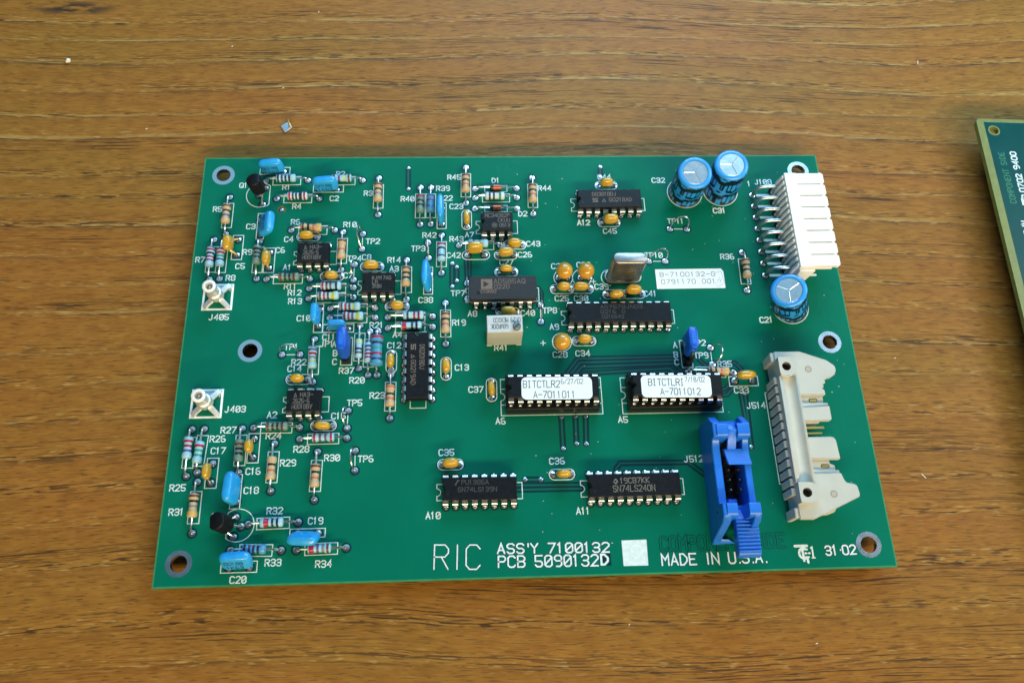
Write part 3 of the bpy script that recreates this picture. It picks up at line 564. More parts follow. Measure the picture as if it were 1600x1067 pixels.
for i, (nm, c, ori) in enumerate(CER):
    s = STAD[nm]; hz = ori == 'h'; a = 0 if hz else math.pi / 2
    a += math.radians(random.uniform(-5, 5)); tilt = 0.0
    if nm == 'C33': a += 0.05
    me = CERBIG if nm in ('C5', 'C42') else CERF if nm == 'C33' else CERM[i % 4]
    zc = 2.75
    o = link('ceramic_capacitor', me, board, bl(c[0], c[1], zc), (math.radians(random.uniform(-6, 6)), math.radians(random.uniform(-5, 5)) + (-.25 if nm == 'C5' else 0), a), nb_hint.get(nm, 'gold dipped capacitor marked ' + nm))
    bpy.context.view_layer.update()
    inv = o.matrix_local.inverted()
    for sgn in (-1, 1):
        p = (s[0] + sgn * 2.54, s[1]) if hz else (s[0], s[1] + sgn * 2.54)
        ux, uy = (1, 0) if hz else (0, 1)
        st_ = Vector((c[0] + ux * sgn * 1.35, c[1] + uy * sgn * 1.35, ZT + 1.7)); en = Vector((p[0], p[1], ZT))
        path = [st_, Vector((st_.x * .5 + en.x * .5, st_.y * .5 + en.y * .5, ZT + 1.15)), Vector((en.x, en.y, ZT + .75)), Vector((en.x, en.y, ZT - 2.6))]
        path = [tuple((inv @ (q * S)) / S) for q in path]
        link('lead', MB().tube(path, [0.5, 0.34, 0.27, 0.26], 7).mesh('capacitor_lead', [M['gold'] if nm in ('C5', 'C6') else M['lead']]), o)
        pad(p, PADD if random.random() < .5 else PAD)
    if nm in ('C5', 'C6', 'C16', 'C17'): rect(s[0] - 1.5, s[0] + 1.5, s[1] - 4.0, s[1] + 4.0)
    elif nm == 'C33': rect(s[0] - 4.1, s[0] + 4.1, s[1] - 1.5, s[1] + 1.3)
    else: stadium(s, 8.1 if nm == 'C42' else 6.9, 2.9, hz)

for nm, c, s in TANT:
    mb = MB().lathe([(0.35, -3.0), (0.9, -2.6), (1.5, -1.9), (2.15, -0.8), (2.45, 0.4), (2.25, 1.5), (1.55, 2.3), (0.7, 2.7), (0.15, 2.78)], 22)
    o = link('tantalum_capacitor', mb.mesh('tantalum_capacitor', [M['tantal']], smooth=80), board, bl(c[0] * .8 + s[0] * .2, c[1] * .8 + s[1] * .2, 3.9 if nm != 'C28' else 3.4), (0, 0, 0),
             {'C24': 'round ochre capacitor behind C25', 'C29': 'round ochre capacitor behind C30', 'C28': 'round ochre capacitor marked C28'}[nm])
    for sgn in (-1, 1):
        link('lead', MB().tube([(sgn * .3, 0, -2.5), (sgn * 1.0, -.1, -3.1), (sgn * 1.27, -.2, -3.9), (sgn * 1.27, -.2, -6)], 0.27, 7).mesh('tantalum_lead', [M['lead']]), o)
        pad((c[0] + sgn * 1.27, s[1]), PADD)
    outline(arc(s[0], s[1], 2.75, 0, 360, 26)[:-1])
    sx = {'C24': None, 'C29': (116.6, 83.4), 'C28': (100.9, 64.2)}[nm]
    if sx: outline([(sx[0] - .7, sx[1]), (sx[0] + .7, sx[1])], False); outline([(sx[0], sx[1] - .7), (sx[0], sx[1] + .7)], False)

# ---------------------------------------------------------------- blue film capacitors
FS = dict(C1=(7.2, 2.5, 5.0), C2=(7.3, 2.6, 5.0), C3=(7.2, 2.7, 5.4), C22=(8.4, 2.0, 5.8), C38=(8.8, 2.0, 6.0), C10=(5.8, 1.9, 4.2), C11=(5.0, 1.9, 3.8), C18=(8.2, 2.6, 5.6), C19=(7.9, 2.5, 5.0), C20=(8.0, 2.7, 5.0))
for nm, p1, p2, c, ori in FILM:
    w_, t_, h_ = FS[nm]; m2 = (Vector(p1) + Vector(p2)) / 2
    ax = Vector((c[0] - m2.x, c[1] - m2.y, 3.2)); lean = Vector((ax.x, ax.y))
    if lean.length > 3.0: lean = lean.normalized() * 3.0
    ax = Vector((lean.x, lean.y, 3.2)).normalized()
    hx = Vector((1, 0, 0)) if ori == 'h' else Vector((0, 1, 0))
    hx = (hx - ax * hx.dot(ax)).normalized(); yy = ax.cross(hx)
    mat_ = Matrix((hx, yy, ax)).transposed()
    ctr = Vector((c[0], c[1], 0)); zc = 0.7 + h_ / 2
    base = Vector((m2.x, m2.y, 0)) if lean.length > 1.2 else Vector((c[0], c[1], 0)) - ax * 0
    if lean.length > 1.2: pos = Vector((m2.x, m2.y, 0)) + ax * (0.7 + h_ / 2)
    else: pos = Vector((c[0], c[1], zc))
    mb = super_body(w_, t_, h_, 5.0, 28, 12)
    o = link('film_capacitor', mb.mesh('film_capacitor', [M['film']], smooth=80), board, bl(pos.x, pos.y, pos.z), mat_.to_euler(),
             {'C1': 'sky blue capacitor at the back edge behind R1', 'C22': 'thin sky blue capacitor beside R39', 'C10': 'small upright sky blue capacitor marked C10', 'C11': 'small sky blue capacitor behind the jumper JP1'}.get(nm, 'sky blue film capacitor marked ' + nm))
    if nm in ('C1', 'C2', 'C3', 'C20'):
        mb = MB(); text(mb, 'oo100', (-2.6, 0.0), 1.15, 0.17, t_ / 2 + 0.02, fn=lambda x, y, z: (x, -z * (1.0 if ori == 'h' else -1), y), width=4.6)
        text(mb, '1K63', (-2.2, -1.7), 1.1, 0.17, t_ / 2 + 0.02, fn=lambda x, y, z: (x, -z * (1.0 if ori == 'h' else -1), y), width=4.0)
        link('marking', mb.mesh('film_marking', [M['filmink']], smooth=0), o)
    inv = Matrix.LocRotScale(pos, mat_.to_quaternion(), None).inverted()
    for p in (p1, p2):
        sgn = 1 if (Vector(p) - m2).dot(Vector((hx.x, hx.y))) > 0 else -1
        st_ = pos - ax * (h_ / 2 - .5) + hx * sgn * 2.2
        path = [st_, Vector((st_.x * .4 + p[0] * .6, st_.y * .4 + p[1] * .6, 0.75)), Vector((p[0], p[1], 0.35)), Vector((p[0], p[1], -2.6))]
        link('lead', MB().tube([tuple(inv @ q) for q in path], [0.45, .3, .27, .27], 7).mesh('film_lead', [M['lead']]), o)
        pad(p, PADD)
    b0, b1 = FILMBOX[nm]; rect(b0[0], b1[0], b0[1], b1[1])

# ---------------------------------------------------------------- chips
def strip(path, ws, th, mi=0):
    """a flat metal strip along a path in the y-z plane, ws wide in x"""
    rings = []
    n = len(path)
    for i, (y, z) in enumerate(path):
        a = path[max(i - 1, 0)]; b = path[min(i + 1, n - 1)]
        t = Vector((b[0] - a[0], b[1] - a[1])).normalized(); nn = Vector((-t.y, t.x)) * th / 2; w2 = ws[i] / 2
        rings.append([(-w2, y - nn.x, z - nn.y), (w2, y - nn.x, z - nn.y), (w2, y + nn.x, z + nn.y), (-w2, y + nn.x, z + nn.y)])
    return MB().loft(rings)
PINP = [(-2.9, 2.45), (-3.55, 2.45), (-3.85, 2.3), (-4.0, 1.95), (-4.02, 1.05), (-4.0, 0.7), (-3.9, -2.4)]
PINM = strip(PINP, [1.45, 1.45, 1.45, 1.45, 1.4, 0.75, 0.5], 0.26).mesh('chip_pin', [M['pin']], smooth=50)
PINC = strip([(y * 1.03, z * 1.35 if z > 0 else z) for y, z in PINP], [1.2, 1.2, 1.2, 1.2, 1.1, 0.6, 0.45], 0.26).mesh('ceramic_chip_pin', [M['pin']], smooth=50)
PINS = strip([(-2.9, 6.9), (-3.55, 6.9), (-3.88, 6.7), (-4.0, 6.3), (-4.0, 5.3), (-3.85, 4.9), (-3.8, 2.5)], [1.35, 1.35, 1.35, 1.35, 1.3, 0.6, 0.5], 0.26).mesh('socketed_chip_pin', [M['pin']], smooth=50)
def dip_body(n, wd=6.4, z0=0.75, zm=2.45, z1=3.95, length=None):
    L = length or n / 2 * 2.54 - 0.75
    def ring(hw, hl, z):
        return [(-hl, -hw, z), (hl, -hw, z), (hl, hw, z), (-hl, hw, z)] + [(x, y, z) for x, y in arc(-hl, 0, 0.8, 90, -90, 6)]
    h = wd / 2
    mb = MB().loft([ring(h - .28, L / 2 - .28, z0), ring(h, L / 2, zm - .12), ring(h, L / 2, zm + .12), ring(h - .25, L / 2 - .25, z1)])
    return mb
def lines_on(mb, lines, z, k):
    for s, x, y, h, wd in lines: text(mb, s, (x, y), h, k, z, width=wd, zero='o', mono=False)
LX = {
 'A1': [('^ HA3-', -2.5, 1.0, 1.2, 5.0), ('2625-5', -2.7, -.75, 1.2, 4.3), ('H0018BV', -2.9, -2.35, 1.2, 5.3)],
 'A3': [('~JM17AG', -1.7, .75, 1.1, 5.3), ('LM', -1.6, -.6, 1.1, 1.4), ('318N', -1.6, -1.9, 1.1, 2.5)],
 'A7': [('MC34082P', -3.5, 1.25, 1.2, 7.2), ('CKUU', .3, -.35, 1.1, 3.4), ('0513', .7, -2.0, 1.1, 3.0)],
 'A12': [('DG381BDJ', -5.2, .8, 1.25, 7.2), ('^', -2.3, -1.2, 1.1, 1.0), ('G0218AD', -.2, -1.2, 1.25, 6.8)],
 'A4': [('DG201BDJ', -5.8, .6, 1.25, 7.2), ('^', -2.9, -1.75, 1.1, 1.0), ('G0219AD', -1.3, -1.75, 1.25, 7.1)],
 'A9': [('AD7578JN03', -5.5, 1.1, 1.0, 12), ('0216', -5.5, -.4, 1.0, 4.3), ('0216542', -5.2, -1.9, 1.0, 6.2)],
 'A8': [('AD585AQ', -2.5, 1.25, 1.35, 8.9), ('0220', -2.4, -.35, 1.2, 4.2), ('C10682', -6.3, -1.6, .9, 4.4)],
 'A10': [('PU1385A', -4.7, 1.1, 1.15, 7.0), ('SN74LS139N', -5.6, -.8, 1.15, 10.0)],
 'A11': [('19CB7KK', -3.7, .45, 1.35, 7.6), ('SN74LS240N', -5.8, -1.75, 1.6, 11)]}
LX['A2'] = LX['A1']
LAB = dict(A1='small eight-pin black chip marked A1, just behind R11', A2='small eight-pin black chip marked A2, just behind R24', A3='small eight-pin black chip marked A3, with white print', A7='small eight-pin black chip in front of diode D2',
           A12='black chip near the back edge with gold print, marked A12', A4='black chip standing lengthwise, marked A4', A9='long black 24-pin chip with faint print, marked A9', A8='grey ceramic chip with a triangle emblem, marked A8',
           A10='black chip with faint print near the front, marked A10', A11='black chip with grey print beside the blue connector, marked A11')
def dip(nm, cx, cy, n, rot):
    cer = nm == 'A8'
    if cer:
        mb = MB().loft([[(x, y, z) for x, y in rrect(-hl, hl, -hw, hw, .9, 3)] for hl, hw, z in ((9.5, 3.5, 1.1), (9.75, 3.75, 1.4), (9.75, 3.75, 2.9), (9.75, 3.75, 3.1))], 0)
        mb.loft([[(x, y, z) for x, y in rrect(-hl, hl, -hw, hw, .9, 3)] for hl, hw, z in ((9.75, 3.75, 3.1), (9.8, 3.8, 3.25), (9.7, 3.7, 3.4))], 1)
        mb.loft([[(x, y, z) for x, y in rrect(-hl, hl, -hw, hw, .9, 3)] for hl, hw, z in ((9.65, 3.65, 3.4), (9.65, 3.65, 4.9), (9.5, 3.5, 5.1))], 0)
        me = mb.mesh('ceramic_body', [M['ceramic'], M['lead']], smooth=40); zt = 5.1
    else:
        me = dip_body(n).mesh('chip_body', [M['epoxy']], 0.06, smooth=30); zt = 3.95
    o = link('chip', me, board, bl(cx, cy, 0), (0, 0, rot + math.radians(random.uniform(-.5, .5))), LAB[nm])
    pm = PINC if cer else PINM
    for i in range(n // 2):
        x = (i - (n // 2 - 1) / 2) * 2.54
        link('pin', pm, o, (x, 0, 0), (0, 0, 0)); link('pin', pm, o, (-x, 0, 0), (0, 0, math.pi))
        for sy in (-1, 1):
            q = Vector((x, sy * 3.9)); ca, sa = math.cos(rot), math.sin(rot)
            p = (cx + q.x * ca - q.y * sa, cy + q.x * sa + q.y * ca)
            if rot or sy < 0 or i in (0, n // 2 - 1) or nm in ('A10', 'A11', 'A1', 'A2', 'A12', 'A9', 'A3', 'A7'): pad(p, PADI)
    k = 'faint' if nm in ('A9', 'A10') else 'taupe' if nm in ('A8', 'A12', 'A4') else 'laser'
    mb = MB(); lines_on(mb, LX[nm], zt + .02, 0.17 if nm != 'A11' else .22)
    if nm == 'A8':
        mb.add([(x, y, zt + .02) for x, y in ((-6.2, -.45), (-2.95, -.45), (-2.95, 2.7), (-6.2, 2.7))], [[0, 1, 2, 3]])
        mb.add([(x, y, zt + .04) for x, y in ((-5.5, .15), (-5.5, 2.1), (-3.9, 1.12))], [[0, 2, 1]], 1)
    if nm in ('A12', 'A4'):
        x0 = -5.2 if nm == 'A12' else -6.0; y0 = -1.2 if nm == 'A12' else -1.75
        for q in ([(x0, y0), (x0 + 1.5, y0)], [(x0 + .1, y0 + .55), (x0 + 1.4, y0 + .5)], [(x0, y0 + 1.1), (x0 + 1.6, y0 + 1.1)], [(x0 + .15, y0 + 1.1), (x0 + .2, y0 + .5)], [(x0 + 1.3, y0 + .5), (x0 + 1.4, y0)]): mb.ribbon(q, .3, zt + .02 + .004 * random.random())
    if nm == 'A7': mb.ribbon(arc(-.8, -1.45, .75, 0, 360, 14)[:-1], .16, zt + .02, closed=True); mb.ribbon([(-1.2, -1.8), (-1.0, -1.1), (-.8, -1.6), (-.6, -1.1), (-.4, -1.8)], .16, zt + .02)
    if nm == 'A9': mb.ribbon([(.6, -.3), (1.4, -.3), (1.4, .5), (.6, .5)], .16, zt + .02, closed=True)
    if nm == 'A10': mb.ribbon([(-6.3, 1.0), (-5.7, 2.1), (-5.4, 2.1)], .4, zt + .02)
    if nm == 'A11': mb.ribbon([(-5.5, .9), (-5.0, .4), (-4.5, .9), (-4.9, 1.5), (-5.3, 1.3)], .35, zt + .02)
    link('chip_print', mb.mesh('chip_print', [M[k], M['ceramic']], smooth=0), o)
    # pin-one dimple
    link('pin_one_dimple', MB().lathe([(0.5, zt + .012), (.42, zt + .03), (.1, zt + .02)], 12, cap0=False).mesh('dimple', [M['socket']]), o, (-(n / 4 * 2.54 - 1.9), -1.6, 0))
    # printed outline with its notch
    hl, hw = n / 4 * 2.54 + 1.1, 2.15
    if cer: hl = 10.6
    ca, sa = math.cos(rot), math.sin(rot)
    loc = [(-hl, -hw), (hl, -hw), (hl, hw), (-hl, hw)] + arc(-hl, 0, 1.0, 90, -90, 7)
    outline([(cx + x * ca - y * sa, cy + x * sa + y * ca) for x, y in loc])
for nm, a, b, n, rot in ICS:
    dip(nm, (a[0] + b[0]) / 2, (a[1] + b[1]) / 2 + 4.0, n, 0)
dip('A4', 65.72, 56.9, 16, -math.pi / 2)

# ---------------------------------------------------------------- sockets on the board, programmed chips plugged into them
for nm, cx, cy, lab, lines in (('A6', 102.45, 48.35, (93.75, 112.75, 44.75, 51.05), [('BiTCTLR2', .5, 3.35, 1.9, 9.8, .2), ('6/27/02', 10.7, 4.35, 1.35, 5.9, .14), ('A-7011011', 3.2, .45, 1.8, 11.2, .2)]),
                               ('A5', 136.0, 48.2, (126.05, 145.05, 44.65, 50.95), [('BiTCTLRi', 2.0, 3.35, 1.9, 9.7, .2), ('7/18/02', 12.0, 4.35, 1.4, 5.4, .14), ('A-7011012', 5.1, .75, 1.8, 10.8, .2)])):
    mb = MB().box(-12.75, 12.75, -5.05, -2.3, .3, 4.4); mb.box(-12.75, 12.75, 2.3, 5.05, .3, 4.4)
    for x in (-12.75, -4.0, 2.0, 10.75): mb.box(x + (.003), x + 1.997, -2.3, 2.3, .5, 3.9)
    so = link('chip_socket', mb.mesh('chip_socket', [M['socket']], .15), board, bl(cx, cy, 0), label=f'black plastic chip socket at marking {nm}')
    for i in range(10):
        for sy in (-1, 1):
            link('contact', MB().box(-.45, .45, -.3, .3, 4.2, 4.46).mesh('socket_contact', [M['pin']]) if i == 0 and sy < 0 and nm == 'A6' else bpy.data.meshes['socket_contact'], so, ((i - 4.5) * 2.54, sy * 3.85, 0))
    ch = empty('memory_chip', (cx, cy, ZT), (0, 0, math.radians(-.6 if nm == 'A6' else -1.0)))
    tag(ch, {'A6': 'black plug-in chip with white sticker reading A-7011011', 'A5': 'black plug-in chip with white sticker reading A-7011012'}[nm], 'chip', 'stickered chips plugged into sockets')
    link('chip_body', dip_body(20, 6.4, 5.1, 6.8, 8.2, 24.6).mesh('memory_chip_body', [M['epoxy']], 0.06, smooth=30), ch)
    for i in range(10):
        x = (i - 4.5) * 2.54
        link('pin', PINS, ch, (x, 0, 0)); link('pin', PINS, ch, (-x, 0, 0), (0, 0, math.pi))
    x0, x1, y0, y1 = lab[0] - cx, lab[1] - cx, lab[2] - cy, lab[3] - cy
    mb = MB().prism(rrect(x0, x1, y0, y1, 1.35, 5), 8.21, 8.28)
    st = link('sticker', mb.mesh('chip_sticker', [M['paper']], smooth=20), ch)
    mb = MB()
    for s, x, y, h, wd, k in lines: text(mb, s, (x0 + x, y0 + y), h, k, 8.3, width=wd, zero='o', mono=True, adv=1.3)
    link('lettering', mb.mesh('sticker_print', [M['ink']], smooth=0), st)
    outline([(cx - 14, cy - 5.35), (cx + 14, cy - 5.35), (cx + 14, cy + 5.15), (cx - 14, cy + 5.15)] + arc(cx - 14, cy, 1.1, 90, -90, 7))
    for yy in (-2.3, 2.3): outline([(cx - 14, cy + yy), (cx - 12.7, cy + yy)], False); outline([(cx + 12.7, cy + yy), (cx + 14, cy + yy)], False)

# ---------------------------------------------------------------- paper sticker on the board
mb = MB().loft([[(x, y, z) for x, y in ((135.2, 80.7), (155.55, 80.75), (155.6, 86.2), (154.9, 87.15), (135.2, 87.1))] for z in (.04, .12)])
st = link('paper_label', mb.mesh('paper_label', [M['paper']], smooth=0), board, bl(0, 0), label='white paper label typed B-7100132-G 0791170.001')
mb = MB()
text(mb, 'B-7100132-G', (136.5, 84.65), 1.4, .15, .14, width=16.4, mono=True, zero='o', adv=2.0); text(mb, '0791170.001', (136.7, 82.3), 1.4, .15, .14, width=16.2, mono=True, zero='o', adv=2.0)
link('lettering', mb.mesh('label_print', [M['ink']], smooth=0), st, (0, 0, 0))
mb = MB(); mb.ribbon([(152.9, 85.6), (154.9, 86.3), (155.4, 82.4), (153.4, 81.1), (152.7, 82.4)], .09, .14); mb.ribbon([(153.3, 82.6), (154.4, 84.6)], .09, .15); mb.ribbon([(154.0, 82.3), (154.9, 84.0)], .09, .15); mb.ribbon([(153.6, 83.6), (154.6, 83.1)], .09, .155)
link('inspection_stamp', mb.mesh('stamp', [mat('faint_violet_stamp_ink', (0.30, 0.24, 0.33), 0.8)], smooth=0), st)

# ---------------------------------------------------------------- electrolytic capacitors
def elec(nm, b, t, h, Rr, ang0, spin, label):
    ax = Vector((t[0] - b[0], t[1] - b[1], h)).normalized()
    mb = MB().lathe([(Rr - .8, .4), (Rr - .15, .5), (Rr, .9), (Rr - .12, 1.6), (Rr, 2.3), (Rr, h - 1.0), (Rr - .12, h - .45), (Rr - .5, h - .12), (Rr - 1.1, h), (Rr - 1.35, h - .1)], 40, cap1=False)
    q = Vector((0, 0, 1)).rotation_difference(ax)
    o = link('electrolytic_capacitor', mb.mesh('electrolytic_sleeve', [M['sleeve']], smooth=60), board, bl(b[0], b[1], 0), q.to_euler(), label)
    link('capacitor_top', MB().lathe([(Rr - 1.3, h - .25), (Rr - 1.45, h - .12), (.2, h - .12)], 36).mesh('capacitor_top', [M['alu']], smooth=40), o)
    mb = MB(); L = Rr - 1.7
    for k in range(3):
        a = spin + k * math.tau / 3; c, s = math.cos(a), math.sin(a)
        p0 = Vector((c * .3, s * .3)); p1 = Vector((c * L, s * L)); n = Vector((-s, c)) * .12
        mb.loft([[(*(p0 - n), h - .118), (*(p0 + n), h - .118), (*p0, h - .02)], [(*(p1 - n), h - .118), (*(p1 + n), h - .118), (*p1, h - .02)]])
    link('vent_score', mb.mesh('vent_score', [M['bright']], smooth=0), o)
    r = Rr + .03
    def cyl(u, v, z): return ((r + (z - .05) * .3) * math.cos(ang0 + u / r), (r + (z - .05) * .3) * math.sin(ang0 + u / r), v)
    mb = MB()
    def fine(q, wd, z):
        f = []
        for p0, p1 in zip(q, q[1:]):
            m_ = max(1, int(abs(p1[0] - p0[0]) / .5))
            f += [(p0[0] + (p1[0] - p0[0]) * i / m_, p0[1] + (p1[1] - p0[1]) * i / m_) for i in range(m_)]
        mb.ribbon(f + [q[-1]], wd, z, fn=cyl)
    for du in (-15.6, -7.8, 0, 7.8):
        k = 0.05 + .01 * (du != 0)
        fine([(du + .2, h - 2.4), (du + 4.0, h - 2.4)], 2.6, k + .03)
        fine([(du + .8, h - 2.0), (du + .8, h - 7.6)], 1.5, k); fine([(du + 3.5, h - 2.0), (du + 3.5, h - 7.6)], 1.5, k)
        fine([(du + .6, h - 7.4), (du + 2.1, h - 8.3), (du + 3.7, h - 7.4)], 1.2, k + .02)
        fine([(du + .8, h - 15.2), (du + .8, h - 10.0)], 1.7, k); fine([(du + 3.5, h - 15.2), (du + 3.5, h - 10.0)], 1.6, k); fine([(du + .3, h - 10.2), (du + 4.0, h - 10.2)], 1.4, k + .02)
        fine([(du - 2.6, h - 3.4), (du - .9, h - 3.4)], 2.0, k); fine([(du - 1.4, h - 3.4), (du - 1.4, h - 6.8)], 1.3, k + .02)
        fine([(du - 2.2, h - 8.6), (du - 1.6, h - 8.6)], .9, k); fine([(du - 2.8, h - 11.6), (du - .8, h - 11.6)], 2.4, k); fine([(du - 2.2, h - 12), (du - 2.2, h - 15.2)], 1.2, k + .02)
    for i in range(14): fine([(-15.4 + i * 2.24, h - .85), (-14.4 + i * 2.24 + (i % 3) * .25, h - .95)], .42, .1)
    link('sleeve_print', mb.mesh('sleeve_print', [M['sleeveink']], smooth=0), o)
    for sg in (-1, 1):
        link('lead', MB().tube([(sg * 2.5, 0, .6), (sg * 2.5, 0, -4.2)], .3, 7).mesh('electrolytic_lead', [M['lead']]), o)
        pad((b[0] + sg * 2.5, b[1]))
    outline(arc(b[0], b[1], Rr + .35, 0, 360, 40)[:-1], wd=.26)
elec('C32', (147.0, 113.4), (146.2, 110.4), 16.0, 5.0, math.radians(-112), math.radians(178), 'tall blue can capacitor marked C32, left of its twin')
elec('C31', (158.2, 114.0), (157.0, 112.6), 16.5, 5.0, math.radians(-100), math.radians(172), 'tall blue can capacitor marked C31, nearer the white connector')
elec('C21', (173.9, 74.4), (168.2, 73.4), 14.5, 5.0, math.radians(-55), math.radians(30), 'blue can capacitor leaning over in front of the white connector')

# ---------------------------------------------------------------- crystal can
def stad(lx, ly, z, n=7):
    r = ly / 2; d = lx / 2 - r
    return [(x, y, z) for x, y in arc(d, 0, r, -90, 90, n) + arc(-d, 0, r, 90, 270, n)]
mb = MB().loft([stad(11.0, 4.5, .5), stad(11.0, 4.5, .95), stad(10.3, 3.8, 1.05), stad(10.1, 3.6, 1.4), stad(10.1, 3.6, 11.9), stad(9.9, 3.4, 12.3), stad(9.4, 2.9, 12.5)])
o = link('crystal_can', mb.mesh('crystal_can', [M['steel']], smooth=45), board, bl(125.3, 84.6, 0), (0, math.radians(1.5), 0), 'shiny metal crystal can behind C39 and C41')
for sg in (-1, 1):
    link('lead', MB().tube([(sg * 2.44, 0, .6), (sg * 2.44, 0, -4.0)], .25, 7).mesh('crystal_lead', [M['lead']]), o); pad((125.3 + sg * 2.44, 84.6))
outline(arc(121.6, 84.6, 2.6, 90, 270, 10), False)

# ---------------------------------------------------------------- square trimmer
mb = MB().loft([[(x, y, z) for x, y in rrect(-4.9, 4.9, -2.6, 2.6, .15, 1)] for z in (.7, 9.75, 9.9)])
for x in (-4.9, 3.4): mb.box(x, x + 1.5, -2.6, -2.0, 0, .7); mb.box(x, x + 1.5, 2.0, 2.6, 0, .7)
o = link('trimmer', mb.mesh('trimmer', [M['beige']], .12), board, bl(89.75, 66.15, 0), (0, 0, math.radians(.8)), 'pale square trimmer with a screw, marked R41')
link('trimmer_cap', MB().prism([(-4.7, -2.45), (4.7, -2.45), (4.7, 2.45), (-4.7, 2.45)], 9.9, 9.98).mesh('trimmer_cap', [M['trim']]), o)
mb = MB().lathe([(1.1, 9.9), (1.1, 10.75), (.95, 10.9)], 18); o2 = link('adjusting_screw', mb.mesh('adjusting_screw', [M['screw']], smooth=40), o, (3.25, -1.1, 0))
link('screw_slot', MB().box(-.85, .85, -.13, .13, 10.88, 10.93).mesh('screw_slot', [M['hole_dark']]), o2 if False else o, (3.25, -1.1, 0), (0, 0, .6))
mb = MB(); text(mb, '0129 MEXiCO', (4.3, 1.75), 1.25, .17, 10.0, width=7.3, ang=math.pi, zero='o', adv=1.2); text(mb, '68WR20K', (.9, -.1), 1.25, .17, 10.0, width=4.7, ang=math.pi, zero='o', adv=1.2)
mb.v = [(x, y - 1.0 + .9, z) for x, y, z in mb.v]
link('lettering', mb.mesh('trimmer_print', [M['ink']], smooth=0), o)

# ---------------------------------------------------------------- small coaxial jacks
for nm, cx, cy, tx, ty in (('J405', 8.45, 79.9, 8.45, 79.35), ('J403', 8.6, 48.05, 8.95, 47.6)):
    q = [(-4.3, -4.15), (4.3, -4.15), (4.25, 4.15), (-4.25, 4.15)]
    mb = MB()
    for i in range(4):
        a, b = Vector(q[i]), Vector(q[(i + 1) % 4]); ai, bi = a * .86, b * .86
        mb.add([(*a, .05), (*b, .05), (*bi, .05), (*ai, .05)], [[0, 1, 2, 3]])
    link('printed_square', mb.mesh('jack_square', [M['paper']], smooth=0), board, bl(cx, cy), label=f'white printed square around the jack {nm}')
    lean = Vector((tx - cx, ty - cy, 8.5)).normalized()
    o = link('coaxial_jack', MB().lathe([(1.9, 1.2), (2.15, 1.4), (2.15, 3.6), (1.95, 3.9), (1.6, 4.1), (1.55, 6.6), (1.75, 7.0), (1.85, 8.3), (1.75, 8.5), (1.05, 8.5), (.95, 8.3), (.9, 6.2), (.35, 6.1), (.3, 7.6), (.05, 7.7)], 24, cap1=False).mesh('coaxial_jack', [M['jack']], smooth=45),
             board, bl(cx, cy, 0), Vector((0, 0, 1)).rotation_difference(lean).to_euler(), f'upright metal coaxial jack marked {nm}')
    mb = MB().loft([[(x, y, z) for x, y in rrect(-1.3, 1.3, -1.3, 1.3, .4, 2)] for z in (.45, 1.3)])
    link('jack_base', mb.mesh('jack_base', [M['jack']], .1), o)
    for k in range(4):
        a = math.radians(45 + 90 * k)
        mb = MB().loft([[(1.0, -.85, z0), (1.0, .85, z0), (1.0, .85, z1), (1.0, -.85, z1)] if i == 0 else [(x_, -.7, z0), (x_, .7, z0), (x_, .7, z1), (x_, -.7, z1)] for i, (x_, z0, z1) in enumerate(((1.0, .5, 1.5), (3.6, .4, 1.3), (4.9, -3, .9)))])
        link('foot', mb.mesh('jack_foot', [M['jack']], .08), o, (0, 0, 0), (0, 0, a))
    link('insulator_ring', MB().lathe([(1.86, 8.2), (1.86, 8.5), (1.7, 8.62), (1.15, 8.62), (1.0, 8.4)], 24, cap0=False, cap1=False).mesh('insulator_ring', [M['white']], smooth=45), o)
    link('copper_land', MB().add([(-3.0, 3.4, .03), (3.4, 3.4, .03), (3.4, 1.8, .03), (-3.0, 1.8, .03)], [[0, 3, 2, 1]]).mesh('jack_land', [M['ring']], smooth=0), board, bl(cx, cy, 0))

# ---------------------------------------------------------------- transistors
def to92(nm, base, lean, yaw, pads_, label):
    prof = arc(0, 0, 2.35, -142, 142, 14)
    mb = MB().loft([[(x, y, z) for x, y in [(px_ * s, py_ * s) for px_, py_ in prof]] for z, s in ((2.6, .95), (3.0, 1.0), (7.0, 1.0), (7.4, .93))])
    ax = Vector((lean[0], lean[1], 7)).normalized(); q = Vector((0, 0, 1)).rotation_difference(ax) @ Euler((0, 0, yaw)).to_quaternion()
    pos = Vector((base[0], base[1], 0))
    o = link('transistor', mb.mesh('transistor', [M['epoxy']], .1), board, bl(*pos), q.to_euler(), label)
    inv = Matrix.LocRotScale(pos, q, None).inverted()
    for k, p in enumerate(pads_):
        st_ = Vector((-.6, (k - 1) * 1.27, 2.8))
        link('lead', MB().tube([st_, st_ + Vector((0, 0, -.8)), inv @ Vector((p[0], p[1], .7)), inv @ Vector((p[0], p[1], -2.6))], .28, 7).mesh('transistor_lead', [M['lead']]), o)
        pad(p, PADD)
to92('Q1', (18.6, 113.6), (-1.3, 1.0), math.radians(190), [(19.2, 116.2), (17.4, 113.5), (18.65, 110.4)], 'black half-round transistor marked Q1, leaning left')
to92('Q2', (18.6, 14.6), (-2.4, 0.6), math.radians(8), [(19.0, 12.2), (20.7, 14.8), (19.2, 17.2)], 'black half-round transistor marked Q2, near the front left corner')
outline(arc(17.8, 113.6, 4.2, 50, 310, 22))
outline(arc(19.8, 15.1, 4.2, -130, 130, 22))

